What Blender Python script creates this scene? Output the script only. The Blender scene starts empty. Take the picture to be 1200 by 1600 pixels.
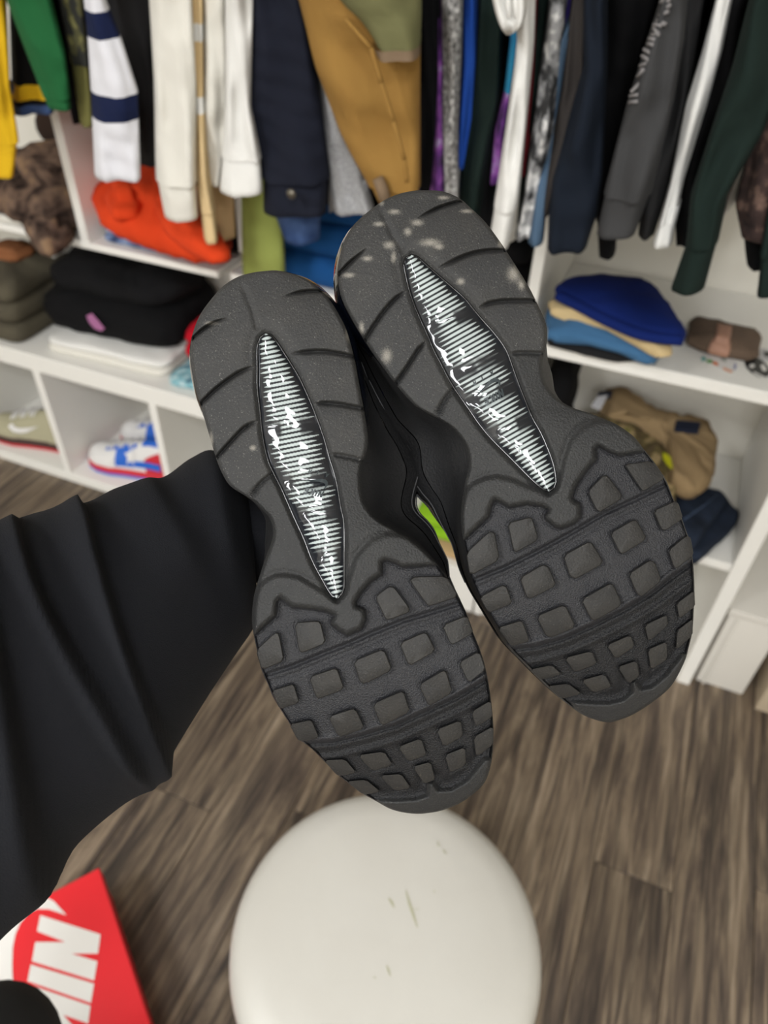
import bpy, bmesh, math, random
import numpy as np
from mathutils import Vector, Matrix

random.seed(7)
rng = np.random.default_rng(7)
scene = bpy.context.scene
COL = scene.collection

# ------------------------------------------------------------------ camera
F, CX, CY, CAM_H = 1150.0, 600.0, 800.0, 1.5
nad = np.array([550-CX, 2080-CY, F]); nad /= np.linalg.norm(nad)        # straight down, in camera axes (x right, y down, z ahead)
lft = np.array([-3350-CX, -385-CY, F]); lft -= nad*(lft@nad); lft /= np.linalg.norm(lft)
XW, ZW = -lft, -nad
YW = np.cross(ZW, XW)
R = np.stack([XW, YW, ZW])
C = np.array([0, 0, CAM_H])
RIGHT, DOWN, FWD = R@np.array([1, 0, 0.]), R@np.array([0, 1, 0.]), R@np.array([0, 0, 1.])
cam_data = bpy.data.cameras.new('camera')
cam_data.sensor_fit = 'VERTICAL'; cam_data.sensor_height = 36; cam_data.lens = F/1600*36
cam_data.clip_start = 0.01
cam_data.dof.use_dof = True; cam_data.dof.focus_distance = 0.40; cam_data.dof.aperture_fstop = 7.2
cam = bpy.data.objects.new('camera', cam_data); COL.objects.link(cam)
cam.matrix_world = Matrix(((RIGHT[0], -DOWN[0], -FWD[0], C[0]), (RIGHT[1], -DOWN[1], -FWD[1], C[1]), (RIGHT[2], -DOWN[2], -FWD[2], C[2]), (0, 0, 0, 1)))
scene.camera = cam

# ------------------------------------------------------------------ light and exposure
world = bpy.data.worlds.new('world'); scene.world = world; world.use_nodes = True
world.node_tree.nodes['Background'].inputs[0].default_value = (0.9, 0.93, 1, 1)
world.node_tree.nodes['Background'].inputs[1].default_value = 0.25
scene.view_settings.view_transform = 'Standard'; scene.view_settings.look = 'None'
scene.view_settings.exposure = 0.0; scene.view_settings.gamma = 1.0
scene.view_settings.use_curve_mapping = False
LAMP_W = 34.0                                     # watts of each ceiling panel
LAMPS = [(0.5, -1.0), (-1.2, -1.0), (0.5, -2.2), (-1.2, -2.2), (0.5, -3.4), (-1.2, -3.4)]  # rearmost pair added, unseen, for low-angle light on the shelf wall

# ------------------------------------------------------------------ helpers
def lin(c):
    if isinstance(c, str):
        c = c.lstrip('#'); c = [int(c[i:i+2], 16) for i in (0, 2, 4)]
    return tuple(((v/255)/12.92 if v/255 <= .04045 else ((v/255+.055)/1.055)**2.4) for v in c)

def U(px, py, d):
    "point seen at pixel (px,py) at distance d along the lens axis"
    px, py = np.asarray(px, float), np.asarray(py, float); d = np.asarray(d, float)
    cam_v = np.stack([(px-CX)/F*d, (py-CY)/F*d, d*np.ones_like(px)], -1)
    return C + cam_v@R.T
def ray(px, py): return R@np.array([(px-CX)/F, (py-CY)/F, 1.0])
def atz(px, py, z): d = ray(px, py); return C+d*(z-CAM_H)/d[2]
def aty(px, py, y): d = ray(px, py); return C+d*y/d[1]

def tag(o, label=None, cat=None, group=None, kind=None):
    if label: o['label'] = label
    if cat: o['category'] = cat
    if group: o['group'] = group
    if kind: o['kind'] = kind
    return o
def empty(name, loc, label=None, cat=None, group=None, kind=None):
    o = bpy.data.objects.new(name, None); COL.objects.link(o); o.location = Vector(loc); o.empty_display_size = .05
    return tag(o, label, cat, group, kind)
def origin(p):
    v = np.zeros(3)
    while p is not None:
        v = v+np.array(p.location); p = p.parent
    return v
def mesh(name, verts, faces, mat, parent=None, smooth=True, sharp=None):
    v = np.asarray(verts, float)-origin(parent)
    me = bpy.data.meshes.new(name); me.from_pydata(v.tolist(), [], [tuple(int(i) for i in f) for f in faces]); me.update()
    if mat is not None: me.materials.append(mat)
    if smooth:
        me.polygons.foreach_set('use_smooth', [True]*len(me.polygons))
        if sharp: me.set_sharp_from_angle(angle=math.radians(sharp))
    o = bpy.data.objects.new(name, me); COL.objects.link(o)
    if parent is not None: o.parent = parent
    return o
def grid_faces(nr, nc, close=False):
    f = []
    for i in range(nr-1):
        for j in range(nc-(0 if close else 1)):
            a, b = i*nc+j, i*nc+(j+1) % nc
            f.append((a, b, b+nc, a+nc))
    return f
def loft(name, rings, mat, parent=None, cap0=False, cap1=False, sharp=None):
    "closed rings of equal length"
    rings = np.asarray(rings, float); n, m = rings.shape[:2]
    f = grid_faces(n, m, True); v = list(rings.reshape(-1, 3))
    if cap0: v.append(rings[0].mean(0)); k = len(v)-1; f += [(k, (j+1) % m, j) for j in range(m)]
    if cap1: v.append(rings[-1].mean(0)); k = len(v)-1; o = (n-1)*m; f += [(k, o+j, o+(j+1) % m) for j in range(m)]
    return mesh(name, v, f, mat, parent, True, sharp)
BOXF = [(0, 2, 3, 1), (4, 5, 7, 6), (0, 1, 5, 4), (2, 6, 7, 3), (0, 4, 6, 2), (1, 3, 7, 5)]
def box(name, lo, hi, mat, parent=None, bev=.0015, frame=None):
    "bevelled box; frame=(origin,ex,ey,ez) for a turned one"
    bm = bmesh.new()
    vs = [bm.verts.new((lo[0] if not i & 1 else hi[0], lo[1] if not i & 2 else hi[1], lo[2] if not i & 4 else hi[2])) for i in range(8)]
    for f in BOXF: bm.faces.new([vs[i] for i in f])
    bmesh.ops.recalc_face_normals(bm, faces=bm.faces)
    if bev: bmesh.ops.bevel(bm, geom=list(bm.edges), offset=bev, segments=2 if bev > .0019 else 1, affect='EDGES', profile=.6)
    v = np.array([x.co[:] for x in bm.verts]); bm.verts.index_update(); fs = [[x.index for x in f.verts] for f in bm.faces]; bm.free()
    if frame is not None:
        o, ex, ey, ez = [np.asarray(a, float) for a in frame]; v = o+v[:, :1]*ex+v[:, 1:2]*ey+v[:, 2:]*ez
    return mesh(name, v, fs, mat, parent, True, 40)
def tube(name, pts, rad, mat, parent=None, seg=10, caps=True):
    pts = np.asarray(pts, float); n = len(pts); rad = np.broadcast_to(np.asarray(rad, float), (n,))
    t = np.gradient(pts, axis=0); t /= np.linalg.norm(t, axis=1)[:, None]+1e-12
    up = np.array([0, 0, 1.]) if abs(t[0] @ [0, 0, 1]) < .9 else np.array([1., 0, 0])
    rings = []
    u = np.cross(t[0], up); u /= np.linalg.norm(u)
    for i in range(n):
        u = u-t[i]*(u@t[i]); u /= np.linalg.norm(u); w = np.cross(t[i], u)
        a = np.arange(seg)*2*np.pi/seg
        rings.append(pts[i]+rad[i]*(np.cos(a)[:, None]*u+np.sin(a)[:, None]*w))
    return loft(name, rings, mat, parent, caps, caps)
def catmull(p, n=8, closed=False):
    p = np.asarray(p, float); N = len(p); out = []
    rg = range(N if closed else N-1)
    for i in rg:
        if closed: a, b, c, d = p[(i-1) % N], p[i], p[(i+1) % N], p[(i+2) % N]
        else: a, b, c, d = p[max(i-1, 0)], p[i], p[i+1], p[min(i+2, N-1)]
        for k in range(n):
            t = k/n
            out.append(.5*((2*b)+(-a+c)*t+(2*a-5*b+4*c-d)*t*t+(-a+3*b-3*c+d)*t**3))
    if not closed: out.append(p[-1])
    return np.array(out)
def resample(p, n, closed=True):
    p = np.asarray(p, float); q = np.vstack([p, p[:1]]) if closed else p
    s = np.r_[0, np.cumsum(np.linalg.norm(np.diff(q, axis=0), axis=1))]
    t = np.linspace(0, s[-1], n, endpoint=not closed)
    return np.stack([np.interp(t, s, q[:, k]) for k in range(q.shape[1])], -1)
def wob(p, scale, seed=0):
    "smooth pseudo-noise in -1..1 from sums of sines, for cloth folds"
    p = np.asarray(p, float)*scale; r = np.random.default_rng(seed); out = 0
    for k in range(5):
        d = r.normal(size=3); out = out+np.sin(p@d*(1+.6*k)+r.uniform(0, 6.3))/(1+.45*k)
    return out/3.0
def sstep(a, b, x): t = np.clip((x-a)/(b-a), 0, 1); return t*t*(3-2*t)

def poly_sd(X, Y, poly):
    "signed distance (inside positive) of points to a closed polygon"
    P = np.asarray(poly, float); Q = np.roll(P, -1, 0); best = np.full(X.shape, 1e9); ins = np.zeros(X.shape, bool)
    for (x0, y0), (x1, y1) in zip(P, Q):
        dx, dy = x1-x0, y1-y0; t = np.clip(((X-x0)*dx+(Y-y0)*dy)/(dx*dx+dy*dy+1e-9), 0, 1)
        best = np.minimum(best, np.hypot(X-x0-t*dx, Y-y0-t*dy))
        if dy != 0:
            c = (y0 > Y) != (y1 > Y); ins ^= c & (X < dx*(Y-y0)/dy+x0)
    return np.where(ins, best, -best)
def line_sd(X, Y, pts):
    "distance to an open polyline, signed positive below it; and the running position along it 0..1"
    P = np.asarray(pts, float); best = np.full(X.shape, 1e9); sg = np.ones(X.shape); pos = np.zeros(X.shape); n = len(P)-1
    if P[0, 0] > P[-1, 0]: P = P[::-1]; flip = True
    else: flip = False
    for k in range(n):
        (x0, y0), (x1, y1) = P[k], P[k+1]; dx, dy = x1-x0, y1-y0
        t = np.clip(((X-x0)*dx+(Y-y0)*dy)/(dx*dx+dy*dy+1e-9), 0, 1); d = np.hypot(X-x0-t*dx, Y-y0-t*dy)
        m = d < best; best = np.where(m, d, best); sg = np.where(m, np.sign(dx*(Y-y0)-dy*(X-x0)), sg); pos = np.where(m, (k+t)/n, pos)
    return best, sg*best, (1-pos if flip else pos)

# ------------------------------------------------------------------ materials
def M(name, col, rough=.75, bump=None, var=None, coat=0, metal=0, wave=None, speck=None, spec=None, sheen=0, attr=None, patt=None):
    "procedural material. bump=(scale,strength) noise relief; var=(scale,colour,amount); wave=(axis,scale,strength) rib relief; speck=(scale,lo,colour) dust; patt=(scale,colours) blotches"
    m = bpy.data.materials.new(name); m.use_nodes = True; nt = m.node_tree; b = nt.nodes['Principled BSDF']; L = nt.links
    N = lambda t: nt.nodes.new(t)
    b.inputs['Base Color'].default_value = (*lin(col), 1); b.inputs['Roughness'].default_value = rough
    b.inputs['Metallic'].default_value = metal; b.inputs['Coat Weight'].default_value = coat; b.inputs['Coat Roughness'].default_value = .04
    if spec is not None: b.inputs['Specular IOR Level'].default_value = spec
    if sheen: b.inputs['Sheen Weight'].default_value = sheen
    tc = N('ShaderNodeTexCoord'); co = tc.outputs['Object']; cur = None
    def mix(a, bcol, fac):
        mx = N('ShaderNodeMix'); mx.data_type = 'RGBA'
        if a is None: mx.inputs[6].default_value = (*lin(col), 1)
        else: L.new(a, mx.inputs[6])
        if isinstance(bcol, (str, tuple)): mx.inputs[7].default_value = (*lin(bcol), 1)
        else: L.new(bcol, mx.inputs[7])
        L.new(fac, mx.inputs[0]); return mx.outputs[2]
    def noise(scale, detail=4):
        n = N('ShaderNodeTexNoise'); n.inputs['Scale'].default_value = scale; n.inputs['Detail'].default_value = detail; L.new(co, n.inputs['Vector']); return n.outputs['Fac']
    def ramp(src, lo, hi, mx=1):
        r = N('ShaderNodeMapRange'); r.inputs['From Min'].default_value = lo; r.inputs['From Max'].default_value = hi; r.inputs['To Max'].default_value = mx; L.new(src, r.inputs['Value']); return r.outputs[0]
    if attr:
        a = N('ShaderNodeVertexColor'); a.layer_name = attr; cur = a.outputs['Color']
    if patt:
        sc, cols = patt
        n = N('ShaderNodeTexNoise'); n.inputs['Scale'].default_value = sc; n.inputs['Detail'].default_value = 2.5; L.new(co, n.inputs['Vector'])
        r = N('ShaderNodeValToRGB'); r.color_ramp.interpolation = 'CONSTANT' if len(cols) > 1 and name.endswith('camo') else 'EASE'
        while len(r.color_ramp.elements) < len(cols): r.color_ramp.elements.new(.5)
        for k, c in enumerate(cols):
            r.color_ramp.elements[k].position = .3+.4*k/max(1, len(cols)-1) if not name.endswith('camo') else [0, .42, .5, .57, .62][k]
            r.color_ramp.elements[k].color = (*lin(c), 1)
        L.new(n.outputs['Fac'], r.inputs['Fac']); cur = r.outputs['Color']
    if var: cur = mix(cur, var[1], ramp(noise(var[0]), .35, .7, var[2]))
    if speck: cur = mix(cur, speck[2], ramp(noise(speck[0], 2), speck[1], speck[1]+.08, .8))
    if cur is not None: L.new(cur, b.inputs['Base Color'])
    h = None
    if bump: h = (noise(bump[0], 3), bump[1])
    if wave:
        w = N('ShaderNodeTexWave'); w.bands_direction = wave[0]; w.inputs['Scale'].default_value = wave[1]; w.inputs['Distortion'].default_value = .6; L.new(co, w.inputs['Vector'])
        if h:
            ad = N('ShaderNodeMath'); ad.operation = 'ADD'; L.new(h[0], ad.inputs[0]); L.new(w.outputs['Fac'], ad.inputs[1]); h = (ad.outputs[0], max(h[1], wave[2]))
        else: h = (w.outputs['Fac'], wave[2])
    if h:
        bp = N('ShaderNodeBump'); bp.inputs['Strength'].default_value = h[1]; bp.inputs['Distance'].default_value = .001; L.new(h[0], bp.inputs['Height']); L.new(bp.outputs[0], b.inputs['Normal'])
        if coat: L.new(bp.outputs[0], b.inputs['Coat Normal'])
    return m
def cloth(name, col, rough=.9, fold=.35, **k):
    k.setdefault('bump', (420, .35)); k.setdefault('spec', .2)
    return M(name, col, rough, **k)

MELAMINE = M('white_melamine', '#e9e7e1', .45, bump=(60, .05))
WALL = M('painted_wall', '#e2ded4', .85, bump=(120, .15))
CEIL = M('ceiling_paint', '#e6e4de', .9, bump=(90, .2))
CHROME = M('chrome', '#c9c9c9', .2, metal=1)

# ------------------------------------------------------------------ room shell
RX0, RX1, RY0, RY1, RH = -2.7, 1.7, -4.2, 1.69, 2.6
floor = box('floor', (RX0, RY0, -.06), (RX1, RY1, -.004), M('underlay', '#5a4d40', .9, bump=(50, .2)), None, 0); tag(floor, kind='structure')
tag(box('wall_back', (RX0, RY1, 0), (RX1, RY1+.1, RH), WALL, None, 0), kind='structure')
tag(box('wall_left', (RX0-.1, RY0, 0), (RX0, RY1, RH), WALL, None, 0), kind='structure')
tag(box('wall_right', (RX1, RY0, 0), (RX1+.1, RY1, RH), WALL, None, 0), kind='structure')
tag(box('wall_front', (RX0, RY0-.1, 0), (RX1, RY0, RH), WALL, None, 0), kind='structure')
tag(box('ceiling', (RX0, RY0, RH), (RX1, RY1, RH+.1), CEIL, None, 0), kind='structure')

def plank_material(i, tone):
    m = bpy.data.materials.new('weathered_plank'); m.use_nodes = True; nt = m.node_tree; L = nt.links; b = nt.nodes['Principled BSDF']
    N = nt.nodes.new
    tc = N('ShaderNodeTexCoord'); oi = N('ShaderNodeObjectInfo')
    off = N('ShaderNodeVectorMath'); off.operation = 'SCALE'; off.inputs[0].default_value = (37, 11, 5); L.new(oi.outputs['Random'], off.inputs['Scale'])
    ad = N('ShaderNodeVectorMath'); ad.operation = 'ADD'; L.new(tc.outputs['Object'], ad.inputs[0]); L.new(off.outputs[0], ad.inputs[1])
    def nz(sx, sy, det, dist=0):
        mp = N('ShaderNodeMapping'); mp.inputs['Scale'].default_value = (sx, sy, 1); L.new(ad.outputs[0], mp.inputs['Vector'])
        n = N('ShaderNodeTexNoise'); n.inputs['Scale'].default_value = 1; n.inputs['Detail'].default_value = det; n.inputs['Distortion'].default_value = dist; n.inputs['Roughness'].default_value = .62; L.new(mp.outputs[0], n.inputs['Vector']); return n.outputs['Fac']
    fine, broad, streak = nz(90, 4, 6, .6), nz(22, 2.2, 5, 1.6), nz(34, 1.6, 5, 1.0)
    r = N('ShaderNodeValToRGB'); e = r.color_ramp.elements
    for k, (p, c) in enumerate([(.33, '#2b2420'), (.45, '#54483e'), (.53, '#736453'), (.64, '#988874')]):
        if k > 1: e.new(p)
        e[k].position = p; e[k].color = (*[v*tone for v in lin(c)], 1)
    mx = N('ShaderNodeMath'); mx.operation = 'MULTIPLY_ADD'; L.new(fine, mx.inputs[0]); mx.inputs[1].default_value = .45
    m2 = N('ShaderNodeMath'); m2.operation = 'MULTIPLY'; L.new(broad, m2.inputs[0]); m2.inputs[1].default_value = .55; L.new(m2.outputs[0], mx.inputs[2])
    L.new(mx.outputs[0], r.inputs['Fac'])
    dk = N('ShaderNodeMapRange'); dk.inputs['From Min'].default_value = .52; dk.inputs['From Max'].default_value = .64; dk.inputs['To Max'].default_value = .75; L.new(streak, dk.inputs['Value'])
    mc = N('ShaderNodeMix'); mc.data_type = 'RGBA'; L.new(dk.outputs[0], mc.inputs[0]); L.new(r.outputs['Color'], mc.inputs[6]); mc.inputs[7].default_value = (*[v*tone for v in lin('#2b2522')], 1)
    L.new(mc.outputs[2], b.inputs['Base Color']); b.inputs['Roughness'].default_value = .5
    bp = N('ShaderNodeBump'); bp.inputs['Strength'].default_value = .12; bp.inputs['Distance'].default_value = .002; L.new(fine, bp.inputs['Height']); L.new(bp.outputs[0], b.inputs['Normal'])
    return m
PLANKS = [plank_material(i, t) for i, t in enumerate((.9, 1.0, 1.12))]
PW, PL = .152, 1.22
proto = {}
nx = int((RX1-RX0)/PW)+1
for i in range(nx):
    x = RX0+i*PW+.001
    y = RY0-((i*.47) % 1)*PL; j = 0
    while y < RY1:
        a, bb = max(y, RY0), min(y+PL, RY1)
        mi = (i*7+j*5) % 3
        if bb-a > .02 and bb > -.7:
            if bb-a > PL-.001 and mi in proto:
                o = proto[mi].copy(); COL.objects.link(o); o.location = (x, a, 0)
            else:
                w = min(PW-.0015, RX1-x-.001)
                o = box('plank', (0, 0, -.004), (w, bb-a-.0015, 0), PLANKS[mi], None, .0008); o.location = (x, a, 0)
                if bb-a > PL-.001 and w > PW-.01: proto[mi] = o
            o.parent = floor
        y += PL; j += 1

for k, (lx, ly) in enumerate(LAMPS):
    t = empty('ceiling_light', (lx, ly, RH), 'square LED ceiling panel %s' % ['on the right half nearest the clothes', 'on the left half nearest the clothes', 'on the right half at the room centre', 'on the left half at the room centre', 'added as unseen fill on the right half near the front wall', 'added as unseen fill on the left half near the front wall'][k], 'ceiling light')
    for s in (-1, 1):
        box('frame_side', (lx+s*.31-.015, ly-.325, RH-.02), (lx+s*.31+.015, ly+.325, RH), MELAMINE, t, .001)
        box('frame_side', (lx-.295, ly+s*.31-.015, RH-.02), (lx+.295, ly+s*.31+.015, RH), MELAMINE, t, .001)
    box('diffuser', (lx-.295, ly-.295, RH-.008), (lx+.295, ly+.295, RH-.002), M('opal_diffuser', '#f4f2ec', .5), t, .0005)
    ld = bpy.data.lights.new('panel_lamp', 'AREA'); ld.shape = 'SQUARE'; ld.size = .58; ld.energy = LAMP_W; ld.color = (.97, .985, 1.0)
    lo = bpy.data.objects.new('panel_lamp', ld); COL.objects.link(lo); lo.parent = t; lo.location = (0, 0, -.012)

# ------------------------------------------------------------------ shelving
SY = 1.285
def unit(name, label, panels, loc):
    t = empty(name, loc, label, 'shelving')
    for pn, lo, hi in panels: box(pn, lo, hi, MELAMINE, t, .0015)
    return t
BK = RY1-.004
unit('shelving_unit', 'white shelving unit with shoe cubbies and folded clothes at the left', [
    ('base_board', (-2.6, SY, .0), (-.88, BK, .034)),
    ('shelf_board', (-2.6, SY, .396), (-.88, BK, .450)),
    ('shelf_board', (-2.6, SY, .796), (-.905, BK, .812)),
    ('divider', (-1.567, SY+.002, .034), (-1.543, BK, .396)), ('divider', (-1.18, SY+.002, .034), (-1.157, BK, .396)),
    ('divider', (-1.954, SY+.002, .034), (-1.93, BK, .396)), ('divider', (-2.6, SY+.002, .034), (-2.576, BK, .396)),
    ('divider', (-1.271, SY+.002, .812), (-1.247, BK, 1.95)), ('divider', (-2.6, SY, .45), (-2.576, BK, .796)),
    ('divider', (-.905, SY+.004, .034), (-.882, BK, .396)), ('divider', (-.9, SY+.2, .45), (-.882, BK, .796)), ('divider', (-1.64, SY+.24, .45), (-1.62, BK, .796)),
], (-1.74, SY+.2, 0))
unit('middle_shelving_unit', 'white shelving bay with low plinth behind the raised sneakers', [
    ('plinth', (-.878, SY, 0), (-.236, BK, .15)), ('shelf_board', (-.878, SY+.006, .796), (-.236, BK, .812)), ('shelf_board', (-.878, SY+.01, .44), (-.236, BK, .458)),
], (-.55, SY+.2, 0))
unit('right_shelving_unit', 'white shelving unit holding beanies and jeans at the right', [
    ('side_panel', (-.232, SY, 0), (-.211, BK, 1.95)), ('side_panel', (.292, SY, 0), (.323, BK, 1.95)) if False else ('side_panel', (.292, SY-.004, 0), (.323, BK, .786)),
    ('shelf_board', (-.211, SY, .786), (.62, BK, .812)), ('shelf_board', (-.211, SY+.004, .382), (.292, BK, .404)), ('base_board', (-.211, SY+.006, 0), (.292, BK, .05)),
    ('side_panel', (.60, SY, 0), (.62, BK, .786)),
], (.1, SY+.2, 0))
# ------------------------------------------------------------------ the pair of sneakers held up, soles to the viewer
def add_dust(m):
    "pale scuffed dust, laid where the 'dust' attribute marks it and broken up by fine noise"
    nt = m.node_tree; b = nt.nodes['Principled BSDF']; N = nt.nodes.new; L = nt.links; src = b.inputs['Base Color'].links[0].from_socket
    at = N('ShaderNodeAttribute'); at.attribute_name = 'dust'; tc = N('ShaderNodeTexCoord'); nz = N('ShaderNodeTexNoise'); nz.inputs['Scale'].default_value = 1600; nz.inputs['Detail'].default_value = 4; L.new(tc.outputs['Object'], nz.inputs['Vector'])
    ad = N('ShaderNodeMath'); ad.operation = 'MULTIPLY_ADD'; L.new(at.outputs['Fac'], ad.inputs[0]); ad.inputs[1].default_value = 1.1; L.new(nz.outputs['Fac'], ad.inputs[2])
    mr = N('ShaderNodeMapRange'); mr.inputs['From Min'].default_value = .62; mr.inputs['From Max'].default_value = 1.7; mr.inputs['To Max'].default_value = .55; L.new(ad.outputs[0], mr.inputs['Value'])
    mx = N('ShaderNodeMix'); mx.data_type = 'RGBA'; L.new(mr.outputs[0], mx.inputs[0]); L.new(src, mx.inputs[6]); mx.inputs[7].default_value = (*lin('#a39d92'), 1); L.new(mx.outputs[2], b.inputs['Base Color'])
    return m
DUST = [(672,379,15,6),(686,386,7,4),(608,383,9,6),(615,402,4,9),(637,362,6,6),(652,348,9,5),(616,331,9,4),(592,350,9,4),(596,317,4,4),(604,556,8,11),(565,512,4,9),(782,381,4,6),(803,428,10,12),(815,445,5,8),(693,309,9,3),(730,330,10,3),(574,404,8,4),(545,430,9,4),(720,440,6,5),(480,742,2,2),(395,700,5,4),(330,690,3,14),(545,520,5,12),(330,505,10,3)]
RUBBER = M('sole_rubber', '#222222', .6, bump=(900, .6), var=(55, '#282827', .7), speck=(1500, .67, '#5c5a57'), spec=.35)
RUBBER_DUSTY = add_dust(M('sole_rubber_dusty', '#2a2a2a', .66, bump=(900, .5), var=(45, '#32312f', .8), speck=(1300, .64, '#65625e'), spec=.35))
TREAD = M('tread_rubber', '#1e1e21', .48, bump=(1300, .9), var=(60, '#242427', .7), speck=(1500, .71, '#4a4845'), spec=.45)
TOETREAD = M('toe_tread_rubber', '#101012', .5, bump=(1300, 1.0), var=(60, '#151517', .7), spec=.4)
LUG = M('lug_rubber', '#222120', .6, bump=(900, .35), var=(70, '#2a2825', .8), speck=(1400, .67, '#5a5751'), spec=.35)
MIDSOLE = M('black_midsole', '#121213', .55, bump=(700, .3))
SUEDE = M('black_suede', '#1d1d1e', .95, bump=(500, .9), spec=.15)
PATENT = M('black_patent', '#08090b', .18, coat=.6, bump=(120, .05))
MESHBLK = M('black_mesh_textile', '#0d0d0e', .9, bump=(800, .8))
BUBBLE = M('smoked_air_bubble', '#070a12', .08, coat=1.0, bump=(40, .05))
FILM = M('striped_clear_film', '#101216', .5, coat=1.0, attr='print', spec=.2)
PRINT = M('grey_print', '#283033', .5)
STITCH = M('stitching_thread', '#4a4a4c', .8, bump=(2500, 1.0))

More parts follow.
